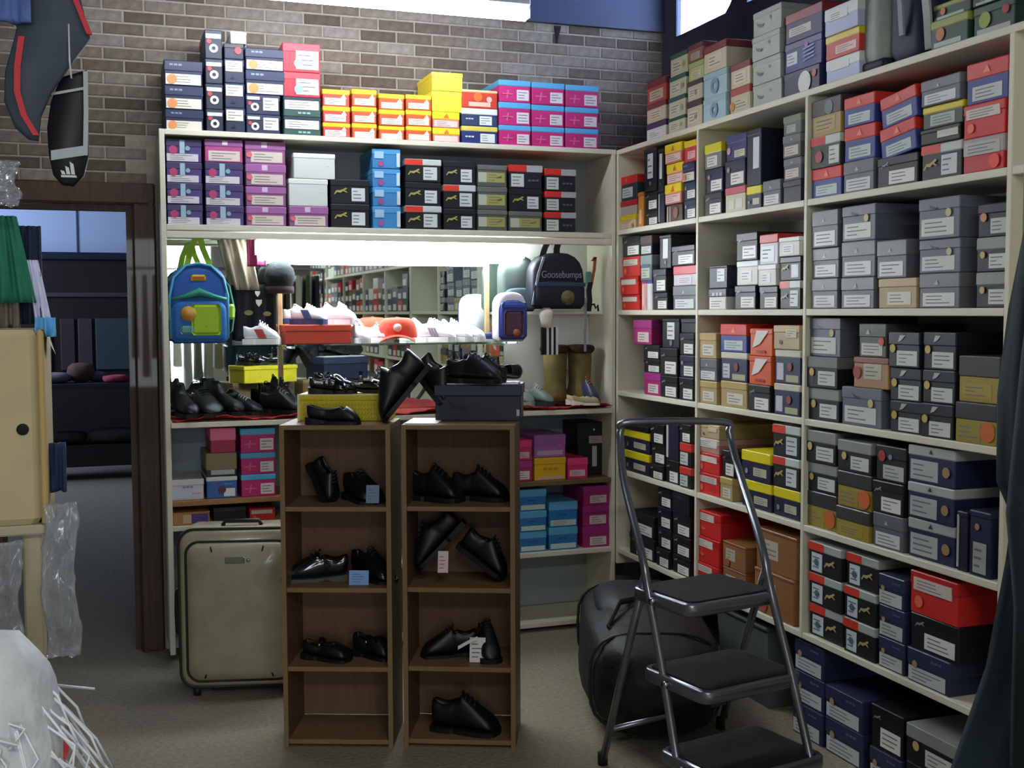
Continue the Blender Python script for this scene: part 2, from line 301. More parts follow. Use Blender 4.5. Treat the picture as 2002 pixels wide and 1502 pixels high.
# ------------------------------------------------------------------ shoe boxes
W_ = '#e6e4dc'; WB = '#dfe6e6'; BK = '#14161b'; NV = '#1d2440'; GR = '#5c5f66'; RD = '#c22a28'; YL = '#e3cf1e'; TN = '#b08a55'
def S(body, lid, lf=.3, st=(), lg=(), lp=()): return dict(body=body, lid=lid, lf=lf, st=st, lg=lg, lp=lp)
Lw = ((.30, .08, .92, .52, W_),); Ll = ((.12, .08, .88, .50, W_),); Lq = ((.52, .10, .92, .64, '#dcdcda'),)
Lbig = ((.06, .10, .82, .50, '#cfd6d6'),)
STY = {
 'whnavy': ('white box with navy band', S('#d9dad8', '#3b3558', .35, ((.1,.08,.8,.5,W_),), ())),
 'creamred': ('cream box with red lid', S('#cfc0a2', '#7c2f2f', .28, ((.2,.15,.8,.62,'#d9d0b4'),), ())),
 'redcream': ('red box with cream label', S('#b0493c', '#7c302e', .3, ((.15,.12,.85,.55,'#c9b79a'),), ())),
 'creamgrn': ('cream box with green lid', S('#c8caa6', '#2f5a50', .22, ((.12,.14,.7,.66,'#d3cfb4'),), (('dot',.82,.4,.09,'#9aa86a'),))),
 'creambrn': ('cream box with brown lid', S('#c9bfa6', '#4d3a3c', .25, ((.1,.15,.8,.6,'#d6cdb6'),), (('dot',.6,.35,.08,'#a08a6c'),))),
 'limebox': ('lime green box', S('#b8c07c', '#a8b46c', .3, ((.2,.12,.8,.5,'#cfcfa8'),), ())),
 'brnred': ('brownish red box', S('#8a5a50', '#6b2f38', .3, ((.2,.1,.8,.5,'#b3a08a'),), ())),
 'ltblue': ('pale blue box with round mark', S('#a8c4cc', '#9dbcc4', .25, (), (('ring',.5,.42,.2,'#7f97b0'),))),
 'creamora': ('cream box with orange end', S('#c9c0a0', '#a24840', .3, ((.2,.12,.9,.58,'#c6c2a2'),), (('dot',.12,.3,.12,'#d08a50'),))),
 'palegry': ('pale grey box with dark swirl', S('#a9b2a6', '#a2aba0', .25, (), (('arc',.3,.45,.2,'#68706c'),('dot',.62,.6,.04,'#8f8a86')))),
 'navyblob': ('navy box with white oval print', S('#22264a', '#22264a', .25, (), (('dot',.6,.4,.3,'#dcdcd8'),('dot',.86,.66,.1,'#c46a62')))),
 'bluelab': ('royal blue box with white print', S('#252e78', '#1f2768', .25, ((.06,.25,.34,.66,'#c9d2d8'),), (('bars',.66,.42,.2,'#8f9bd0'),('dot',.6,.76,.06,'#a05ab0')))),
 'rednavy': ('navy box with red lid', S('#333058', '#8c2436', .34, ((.1,.2,.7,.48,'#c6c0b0'),), ())),
 'whblue': ('white box with blue edge', S('#b4bcdc', '#d4d8d8', .45, ((.15,.5,.7,.8,'#d8dad2'),), ())),
 'yelred': ('yellow and cream box with red edge', S('#8a2c48', '#b8a848', .35, ((.1,.2,.78,.62,'#e2d6c0'),), ())),
 'grnora': ('dark green box with orange logo', S('#274236', '#8f9a3c', .3, ((.1,.05,.82,.22,'#9fb0aa'),), (('dot',.28,.48,.14,'#c86a3c'),))),
 'grnyel': ('dark green box with lime logo', S('#274236', '#26402f', .3, ((.1,.05,.9,.22,'#a8b0aa'),), (('dot',.3,.5,.17,'#92a838'),('dot',.8,.66,.1,'#a03c38')))),
 'creamyel': ('cream box with yellow lid', S('#cdbc92', '#d8c428', .4, ((.2,.08,.8,.4,'#d6c8b0'),), (('dot',.85,.2,.1,'#c88030'),))),
 'silred': ('silver box with red lid', S('#b0a4a0', '#b02838', .4)),
 'dkred': ('dark box with bright red lid', S('#243c3c', '#cc2a2a', .34, ((.15,.12,.75,.52,'#c4cccc'),), (('dot',.4,.84,.06,'#e86060'),))),
 'vora': ('orange box on its end', S('#cc8838', '#c46a30', .12, ((.3,.1,.7,.5,'#e0c090'),), ())),
 'blkw': ('black box with white label', S(BK, BK, .3, Lw, (('cat',.22,.72,.09,'#8a8f90'),))),
 'vblk': ('black box on its end', S('#141a20', '#141a20', .1, ((.3,.30,.72,.88,'#d3d8d6'),), (('dot',.55,.18,.08,'#6f7f7a'),))),
 'vstripe': ('dark upright box with pale edge', S('#1c1c34', '#1c1c34', .1, ((.08,.06,.22,.94,'#b9bcc0'),), ())),
 'vbooks': ('brown box with upright stripes', S('#4c3a2c', '#3a2c24', .1, ((.05,.05,.12,.9,'#b5b1a4'),(.2,.05,.27,.9,'#a8a498')), (('dot',.6,.5,.2,'#8a5a40'),))),
 'yelpink': ('yellow-lidded box with pink label', S('#d47a68', '#e6cf24', .46, ((.06,.08,.92,.46,'#e8c6bc'),), (('tri',.5,.76,.12,'#d86a28'),))),
 'navyw': ('navy box with white label', S(NV, NV, .3, Lw, (('dot',.2,.66,.07,'#a8828a'),))),
 'navyora': ('navy box with orange-edged white label', S(NV, '#232b4a', .42, ((.04,.04,.95,.46,'#dcd4c2'),), (('dot',.2,.25,.13,'#d88a50'),('dash',.3,.82,.16,'#7c8898')))),
 'yelred': ('yellow and red box', S('#c83c38', '#ddc422', .3, ((.3,.15,.9,.5,'#e8b4b0'),), ())),
 'pinkcream': ('cream box with pink lid', S('#c6c0a8', '#c25860', .3, ((.2,.12,.45,.5,'#d6d0b4'),(.55,.12,.85,.5,'#d6d6c4')), ())),
 'navypur': ('purple navy box', S('#33356c', '#3a3c74', .3, ((.4,.1,.9,.38,'#c6c6a8'),), (('dot',.15,.4,.09,'#c49aa8'),))),
 'yelw': ('yellow-lidded box with white label', S('#7c7a74', '#d6cc20', .38, ((.15,.08,.75,.5,'#d4d6cc'),), ())),
 'navyyel': ('navy box with yellow lid', S('#1b1f3a', '#e0d018', .36, ((.42,.18,.86,.46,'#b8b49c'),), (('dot',.2,.3,.06,'#8c8a9a'),))),
 'vnavy': ('tall navy box on its end', S('#171c30', '#171c30', .1, ((.45,.3,.85,.85,'#cfd8dc'),), ())),
 'gryw': ('grey box with white label', S(GR, '#686b70', .42, ((.10,.06,.88,.44,'#d4d6d4'),), (('tri',.45,.74,.06,'#b4bcb8'),))),
 'blkplain': ('plain black box', S('#12141a', '#1a1c24', .3, (), (('dash',.5,.8,.2,'#3c404a'),))),
 'grycream': ('grey box with cream label', S('#4c5058', '#6a6e70', .36, ((.12,.1,.85,.52,'#cfc4b4'),), (('tri',.5,.82,.06,'#aab2ae'),))),
 'grygrn': ('grey-green box', S('#5c665c', '#78826e', .35, ((.2,.1,.7,.5,'#a8b09c'),), ())),
 'bluered': ('blue box with red lid', S('#35448c', '#d03428', .40, ((.15,.08,.85,.42,'#bfcac8'),), (('tri',.5,.80,.09,'#ec8a60'),))),
 'grnred': ('green box with red-white lid', S('#28372f', '#c8ccc4', .28, ((.62,.08,.95,.64,'#d0d8cc'),), (('dot',.3,.35,.12,'#a83c4c'),), ((0,.5,RD),))),
 'tanblk': ('tan box with dark lid', S('#a89058', '#3f3838', .45, ((.1,.1,.8,.5,'#b09c60'),), (('dot',.6,.74,.14,'#6c7a80'),))),
 'pumar': ('black box with red and white lid', S('#14181c', '#c4ccc8', .27, ((.10 if 0 else .50,.10,.88,.66,'#ccd4d2'),), (('cat',.26,.42,.13,'#b0a458'),), ((0,.48,'#d23c2a'),))),
 'pumarl': ('black box with red-white lid, cat logo', S('#14181c', '#a8b2ae', .27, ((.10,.08,.42,.66,'#ccd8dc'),), (('cat',.68,.42,.13,'#c0a878'),('dot',.26,.38,.07,'#4a6a78')), ((0,.48,'#d23c2a'),))),
 'puma': ('black box with yellow cat logo', S('#14181c', '#181c22', .27, ((.54,.12,.88,.66,'#d4d8da'),), (('cat',.28,.5,.13,'#a8a458'),))),
 'redl': ('red-topped box with white label at left', S('#1a1c28', '#d0302a', .3, ((.06,.08,.44,.62,'#ccd2ca'),), (('dash',.72,.35,.16,'#5c6070'),), ((.52,1.0,'#a9b2b4'),))),
 'blklow': ('flat black box with white strip', S(BK, BK, .3, ((.45,.3,.95,.75,'#c6c8ba'),), ())),
 'yelgry': ('grey box with yellow lid', S('#3c4848', '#d8c81c', .32, ((.2,.1,.8,.6,'#a8b8ac'),), ())),
 'redsil': ('red box with silver label', S('#c02428', '#a89c98', .5, ((.05,.5,.9,.88,'#b8b6ae'),), (('dot',.78,.26,.13,'#f04034'),))),
 'redw': ('bright red box with white label', S('#cc2a26', '#c02024', .32, ((.08,.56,.88,.86,'#d4c8bc'),), (('dot',.2,.3,.09,'#e86a50'),))),
 'redora': ('red box with orange logo', S('#c82420', '#c01c1e', .3, ((.05,.62,.72,.9,'#d8ccbc'),), (('arc',.3,.35,.13,'#e8743c'),))),
 'vpink': ('pink box on its end', S('#d49a98', '#a83a6c', .1, ((.2,.15,.6,.85,'#e6c2b6'),), ())),
 'vwhite': ('white box on its end', S('#d8d4d4', '#54489a', .1, ((.3,.1,.8,.9,'#e2e0dc'),), ())),
 'greenlab': ('grey box with green label', S('#5c6c74', '#8a9494', .4, ((.1,.1,.8,.5,'#b8c0a8'),), (('dash',.5,.6,.3,'#3f7a94'),))),
 'blkbrn': ('black box with brown lid print', S('#20242c', '#4c3c38', .45, ((.1,.08,.9,.45,'#d2d4ce'),), ())),
 'pinkred': ('pinkish red box', S('#ccc4c8', '#cc3c4c', .45, ((.2,.08,.8,.45,'#d8ccd4'),), ())),
 'whblk': ('white box with black lid', S('#cfd0c8', '#3a3c44', .4, ((.05,.05,.95,.5,'#d9d9cc'),), (('dash',.5,.72,.3,'#c8ccd4'),))),
 'whbox': ('plain white box', S('#d4d6cc', '#e2e6e4', .25, ((.2,.15,.7,.6,'#dfe0d8'),), ())),
 'redtop': ('white box with red top', S('#d0d4d4', '#c42c34', .3, ((.1,.1,.8,.6,'#e2e6e6'),), ())),
 'grybig': ('blue-grey box with wide pale label', S('#5e6472', '#646a78', .30, ((.08,.08,.86,.50,'#cbcfc8'),), (('arc',.4,.78,.12,'#2c3450'),('dot',.74,.62,.07,'#c6b878')))),
 'tanw': ('tan box with white label', S('#ab9468', '#b49a62', .3, ((.25,.12,.85,.55,'#d4cfbe'),), ())),
 'tanbox': ('plain tan box', S('#b5a27c', '#bfa97c', .3, ((.5,.5,.9,.85,'#c6bfa6'),), (('dot',.3,.3,.06,'#5c4c48'),))),
 'tanred': ('tan box with red end', S('#a88058', '#8a5a4a', .2, ((.3,.3,.8,.8,'#b8b4a0'),), (('dot',.12,.5,.13,'#a03834'),))),
 'blksil': ('black box with silver lid', S('#12151c', '#8c908c', .36, ((.40,.10,.92,.52,'#cfd2ca'),), (('dot',.22,.50,.08,'#c8a868'),))),
 'blkyel': ('black box with yellow tab', S('#12151c', '#14181e', .3, ((.4,.1,.9,.55,'#bfc4bc'),), (('dot',.2,.6,.1,'#c08050'),))),
 'magw': ('magenta box with white label', S('#a2286c', '#a03080', .36, ((.25,.1,.85,.5,'#dcc8c4'),), ())),
 'navycap': ('navy box with white curved lid', S('#232a4e', '#cfcab8', .22, ((.08,.1,.34,.6,'#c0c4cc'),(.44,.06,.92,.26,'#a8ae8c')), (('dot',.6,.5,.09,'#8c4438'),))),
 'orange': ('orange box with white slash', S('#d4561e', '#d05020', .2, (), (('slash',.5,.6,.36,'#e2dad2'),('dash',.5,.16,.2,'#a83a18')))),
 'blkgry': ('black box with grey lid', S('#14171c', '#6c716e', .36, ((.40,.10,.92,.55,'#cdd0c8'),), (('dot',.22,.50,.08,'#cfa058'),))),
 'gryred': ('grey box with red-cornered label', S('#54584e', '#50544e', .4, ((.1,.06,.86,.42,'#c8c8c0'),), (('dot',.84,.48,.1,'#c83c38'),('tri',.35,.76,.08,'#b0b4a8')))),
 'blkflash': ('black box with grey flash on lid', S('#12151c', '#1b1f26', .36, ((.28,.06,.92,.48,'#cfd2cc'),), (('slash',.45,.82,.12,'#b4b8b4'),('dot',.16,.54,.09,'#c0a850')))),
 'orayel': ('dark-topped box with orange and yellow front', S('#9a8838', '#34363a', .42, ((.03,.05,.62,.50,'#98883a'),), (('dot',.8,.32,.17,'#c8642c'),))),
 'dkyel': ('dark-topped box with mustard front', S('#9c8a34', '#3c3c3a', .45, ((.1,.08,.8,.4,'#a8943c'),), ())),
 'blkred': ('black box with red lid', S('#141c20', '#c83430', .36, ((.05,.08,.7,.6,'#c2ccc4'),), ())),
 'whred': ('white-labelled pinkish box', S('#b07c70', '#c8a49a', .4, ((.05,.4,.9,.9,'#d2d4c8'),), ())),
 'blkdot': ('black box with red dot', S('#141619', '#1d2123', .36, ((.25,.06,.92,.46,'#b8bcb8'),), (('dot',.22,.70,.12,'#b03434'),('dot',.5,.70,.06,'#7c8084')))),
 'whcapn': ('navy box with white banded lid', S('#20294c', '#aeb4b2', .27, ((.06,.08,.64,.62,'#b4bab8'),), (('dot',.82,.40,.09,'#a88458'),('tri',.5,.88,.05,'#2c3450')))),
 'vnavyw': ('upright white-labelled navy box', S('#1a2340', '#1a2340', .1, ((.2,.05,.8,.52,'#a9aea8'),), (('dot',.4,.76,.11,'#a87c60'),))),
 'carton': ('brown corrugated carton', S('#8c6038', '#86592f', .08, ((.15,.3,.55,.75,'#bdb0a0'),), (('dot',.25,.2,.1,'#a84c38'),))),
 'navylab': ('navy box with large white label', S('#262c4c', '#2d3350', .46, ((.04,.05,.90,.47,'#c2c8c6'),), (('dot',.2,.56,.07,'#a88c60'),('dash',.7,.8,.14,'#5c627c')))),
 'ring': ('navy box end with white ring', S('#232a3c', '#26303f', .3, ((.08,.70,.92,.86,'#c8ccd0'),), (('ring',.5,.36,.25,'#dcdcd4'),('dot',.25,.60,.13,'#b04040')))),
 'ring2': ('navy box with ring and white label', S('#2a3048', '#333a54', .3, ((.50,.22,.94,.86,'#dfe0e4'),(.04,.74,.40,.9,'#d0d0d4')), (('ring',.26,.38,.13,'#e2e2da'),('dot',.12,.55,.06,'#c04848')))),
 'navycream': ('navy box with cream label', S('#242b44', '#2c344e', .3, ((.06,.48,.90,.92,'#dcdcc4'),), (('tri',.4,.25,.12,'#12161f'),))),
 'navyred': ('navy box with red mark', S('#252b40', '#3a3440', .3, (), (('dot',.7,.55,.18,'#a83c44'),))),
 'tealw': ('dark teal box with white label', S('#36524f', '#2a3544', .2, ((.04,.36,.94,.82,'#e4e0d4'),), (('dash',.55,.18,.2,'#8cb0a4'),))),
 'redteal': ('red box with white and teal label', S('#c02c3c', '#b83a48', .3, ((.35,.10,.95,.74,'#d8e2d4'),), (('dot',.42,.3,.12,'#8cc8b8'),))),
 'yelred2': ('yellow-lidded red box with white label', S('#cc4440', '#e8c028', .30, ((.08,.08,.84,.50,'#f0d8cc'),), (('tri',.76,.60,.12,'#f0e4d8'),))),
 'yelora': ('yellow-lidded orange box with white label', S('#cc5428', '#eac224', .30, ((.10,.08,.90,.46,'#f2dccc'),), (('tri',.8,.58,.13,'#f4e8d8'),))),
 'yellow': ('plain bright yellow box', S('#e0d032', '#ecdc3c', .25)),
 'navyyel2': ('navy box with pale yellow lid', S('#26306c', '#d6c85c', .28, ((.52,.10,.92,.60,'#dce2dc'),), (('dash',.22,.4,.16,'#dcdcd8'),))),
 'navywh2': ('navy box with white lid', S('#2c3a5c', '#dcded8', .34, ((.50,.08,.84,.58,'#e2e6e4'),), (('dash',.22,.4,.14,'#c8ccd4'),))),
 'redora2': ('red-orange box with pale top edge', S('#c03a24', '#e0c090', .14, ((.2,.10,.80,.34,'#e6b8a4'),), (('dot',.45,.62,.16,'#d06a2c'),('dot',.76,.5,.1,'#e8b8a8')))),
 'magsky': ('magenta box, sky-blue lid', S('#bf2672', '#58a8d8', .26, ((.56,.10,.94,.58,'#e2dadc'),), (('cross',.27,.36,.12,'#d86a90'),))),
 'purple': ('purple box with white and teal stripes', S('#4a3c74', '#403460', .34, ((.02,.03,.90,.36,'#d0ccd0'),(.38,.36,.52,.95,'#9cb8c4')), (('dot',.2,.52,.12,'#b0406c'),('dot',.6,.6,.07,'#7fa8b4')))),
 'pinkpur': ('pink-purple box with cream label', S('#b04a80', '#8c5490', .32, ((.10,.06,.92,.50,'#d8c8c0'),(.46,.76,.60,.94,'#e2c8d8')), ())),
 'mauve': ('mauve box with cream label', S('#8c5884', '#a0609c', .38, ((.14,.08,.92,.54,'#d6c8bc'),(.40,.72,.54,.96,'#d8bcd8')), (('dot',.1,.4,.08,'#d86a70'),))),
 'whlid': ('white box with overhanging lid', S('#d4d8d2', '#dfe4dc', .20, (), (('dash',.8,.5,.05,'#c8b890'),))),
 'bluebox': ('sky blue box with white corner', S('#3c82bc', '#4a96cc', .3, ((.08,.5,.4,.86,'#9cc4dc'),(.86,.1,.98,.8,'#c6d8dc')), (('dot',.3,.25,.1,'#a04c88'),))),
 'khaki': ('khaki and grey box', S('#525a52', '#666a66', .24, ((.03,.20,.30,.66,'#b8bcac'),(.30,.20,.92,.66,'#a2a258')), (('cat',.74,.44,.07,'#5c6038'),))),
 'pastel': ('pale box with pastel print', S('#c9c3cf', '#cfcad0', .3, ((.1,.1,.7,.36,'#b4cad8'),), (('dash',.5,.62,.16,'#7c8098'),('dash',.75,.3,.12,'#d08aa0')))),
 'bluewh': ('blue box with white label', S('#3460a4', '#c4d0cc', .2, ((.56,.08,.92,.45,'#dce0dc'),), (('dot',.5,.4,.13,'#54284c'),('dash',.7,.66,.12,'#4aa4c8')))),
 'blktan': ('black box with tan front', S('#2c2a38', '#857a58', .72, ((.16,.08,.92,.28,'#b4bcb4'),), ())),
 'pinkbox': ('hot pink box', S('#a4284c', '#e06a94', .5)),
 'orapur': ('orange and purple flat box', S('#c08858', '#b88858', .1, ((.5,.1,.95,.85,'#5c3c94'),(.28,.15,.5,.8,'#d8bca4')), ())),
 'pinkw': ('pink box with white strip', S('#d42c70', '#e0407c', .35, ((.1,.12,.85,.42,'#dcb8bc'),), ())),
 'yelbox': ('golden yellow box', S('#dcb01c', '#d8a818', .3, ((.1,.04,.9,.16,'#c8a8b0'),), (('dash',.5,.5,.24,'#b88c14'),))),
 'purpbox': ('lilac box with pale strip', S('#a86ab0', '#9a62a8', .5, ((.1,.1,.9,.30,'#c4a8c8'),), (('dot',.8,.5,.08,'#c85aa0'),))),
 'blkbig': ('large black box', S('#14161a', '#181a1f', .35, ((.58,.16,.76,.55,'#b4b8b4'),(.45,.6,.95,.74,'#b49a98')), (('dot',.64,.86,.04,'#c8ccc8'),))),
 'skyblue': ('white-edged blue box', S('#2a78b8', '#58a8d4', .34, ((.06,.06,.94,.28,'#c4d4d0'),), (('dash',.45,.5,.14,'#2c4c94'),))),
}
def prints(mb, lst, w_, h_, y):
    for k, cx, cz, s, c in lst:
        mt = mat(c, .5); X, Z, q = (cx-.5)*w_, cz*h_, s*min(w_, h_*1.6)
        if k in ('dot', 'ring'):
            n = 14; o = [(X+q*math.cos(2*math.pi*i/n), y, Z+q*math.sin(2*math.pi*i/n)) for i in range(n)]
            if k == 'dot': mb.add(o, [tuple(range(n))], mt)
            else:
                inn = [(X+.45*q*math.cos(2*math.pi*i/n), y, Z+.45*q*math.sin(2*math.pi*i/n)) for i in range(n)]
                mb.add(o+inn, [(i, (i+1)%n, n+(i+1)%n, n+i) for i in range(n)], mt)
        elif k == 'tri': mb.add([(X-q, y, Z-q*.7), (X+q, y, Z-q*.7), (X+q*.15, y, Z+q*.8)], [(0,1,2)], mt)
        elif k == 'dash':
            for j in range(3): mb.add([(X-q+j*q*.72, y, Z-q*.14), (X-q+j*q*.72+q*.56, y, Z-q*.14), (X-q+j*q*.72+q*.56, y, Z+q*.18), (X-q+j*q*.72, y, Z+q*.18)], [(0,1,2,3)], mt)
        elif k == 'bars':
            for j in range(4): mb.add([(X-q, y, Z-q*.6+j*q*.4), (X+q, y, Z-q*.4+j*q*.4), (X+q, y, Z-q*.25+j*q*.4), (X-q, y, Z-q*.45+j*q*.4)], [(0,1,2,3)], mt)
        elif k == 'slash': mb.add([(X-q, y, Z-q*.55), (X-q*.1, y, Z-q*.3), (X+q, y, Z+q*.6), (X-q*.5, y, Z+q*.6)], [(0,1,2,3)], mt)
        elif k == 'cross':
            mb.add([(X-q*1.4, y, Z-q*.12), (X+q*1.4, y, Z-q*.12), (X+q*1.4, y, Z+q*.18), (X-q*1.4, y, Z+q*.18)], [(0,1,2,3)], mt)
            mb.add([(X-q*.4, y, Z-q), (X-q*.05, y, Z-q), (X+q*.3, y, Z+q), (X-q*.05, y, Z+q)], [(0,1,2,3)], mt)
        elif k == 'arc':
            n = 8; o = []; i_ = []
            for i in range(n+1):
                a = math.pi*(1.05+.75*i/n); t_ = .45*math.sin(math.pi*i/n)
                o.append((X+q*math.cos(a), y, Z+q*.6+q*math.sin(a))); i_.append((X+q*(1-t_)*math.cos(a), y, Z+q*.6+q*(1-t_)*math.sin(a)))
            mb.add(o+i_, [(i, i+1, n+2+i, n+1+i) for i in range(n)], mt)
        elif k == 'cat':            # leaping cat: body, legs, tail, head
            for pts in (((-1,-.1),(-.2,-.25),(.6,.3),(.5,.55),(-.3,.25),(-1,.25)), ((.5,.25),(1,.45),(1.1,.7),(.7,.75),(.45,.55)),
                        ((-1,.25),(-.8,.0),(-1.3,-.6),(-1.5,-.5)), ((.3,.1),(.6,.3),(1.2,-.1),(1.1,-.2))):
                mb.add([(X+q*a, y, Z+q*b) for a, b in pts], [tuple(range(len(pts)))], mt)
PAPER = dict(rough=.5)
def shoebox(w_, d, h_, sty, label, loc, rotz, roll=0, group='shoe boxes', pitch=0):
    desc, s = STY[sty]
    t = thing('shoe_box', label, 'box', loc, (0, roll, rotz), group)
    t.rotation_mode = 'XYZ'
    lf = s['lf']; zl = h_*(1-lf); a = w_/2
    mb = MB(); mb.bbox((-a+.0018, .0018, .0002), (a-.0018, d-.002, h_-.002), mat(s['body'], .5), .0025)
    t_ = mb.build('body', t)
    mb = MB(); mb.bbox((-a, 0, zl), (a, d, h_), mat(s['lid'], .45), .003)
    for x0, x1, c in s['lp']: mb.box((x0*w_-a, -.0006, zl+.001), (x1*w_-a, .002, h_-.0015), mat(c, .45))
    mb.build('lid', t)
    for x0, z0, x1, z1, c in s['st']:
        mb = MB()
        y = .0008 if z1 <= 1-lf+.001 else -.0010
        mb.box((x0*w_-a, y, z0*h_), (x1*w_-a, y+.003, z1*h_), mat(c, .45))
        lw, lh = (x1-x0)*w_, (z1-z0)*h_
        if lw > .05 and lh > .025:
            r = random.Random(int(w_*1e4)+int(h_*1e4)+len(sty)); dk = mat('#6c7078', .6)
            for j in range(3):
                zz = z0*h_+lh*(.2+.26*j); xa = x0*w_-a+lw*.1; L_ = lw*r.uniform(.35, .8)
                mb.add([(xa, y-.0003, zz), (xa+L_, y-.0003, zz), (xa+L_, y-.0003, zz+lh*.07), (xa, y-.0003, zz+lh*.07)], [(0,1,2,3)], dk)
        mb.build('sticker', t)
    for e in s['lg']:
        mb = MB(); prints(mb, [e], w_, h_, -.0016); o = mb.build('lettering' if e[0] in ('dash', 'bars') else 'logo', t)
        if e[0] in ('dash', 'bars', 'cat', 'cross'): o['kind'] = 'stuff'
    return t
ORD = 'first second third fourth fifth sixth seventh eighth ninth tenth eleventh twelfth thirteenth fourteenth'.split()
def poslab(i, n):
    if n == 1: return 'alone'
    if i == n-1: return 'topmost'
    if i == 0: return 'bottom'
    return {1: 'second up', 2: 'third up', 3: 'fourth up', 4: 'fifth up'}[i]
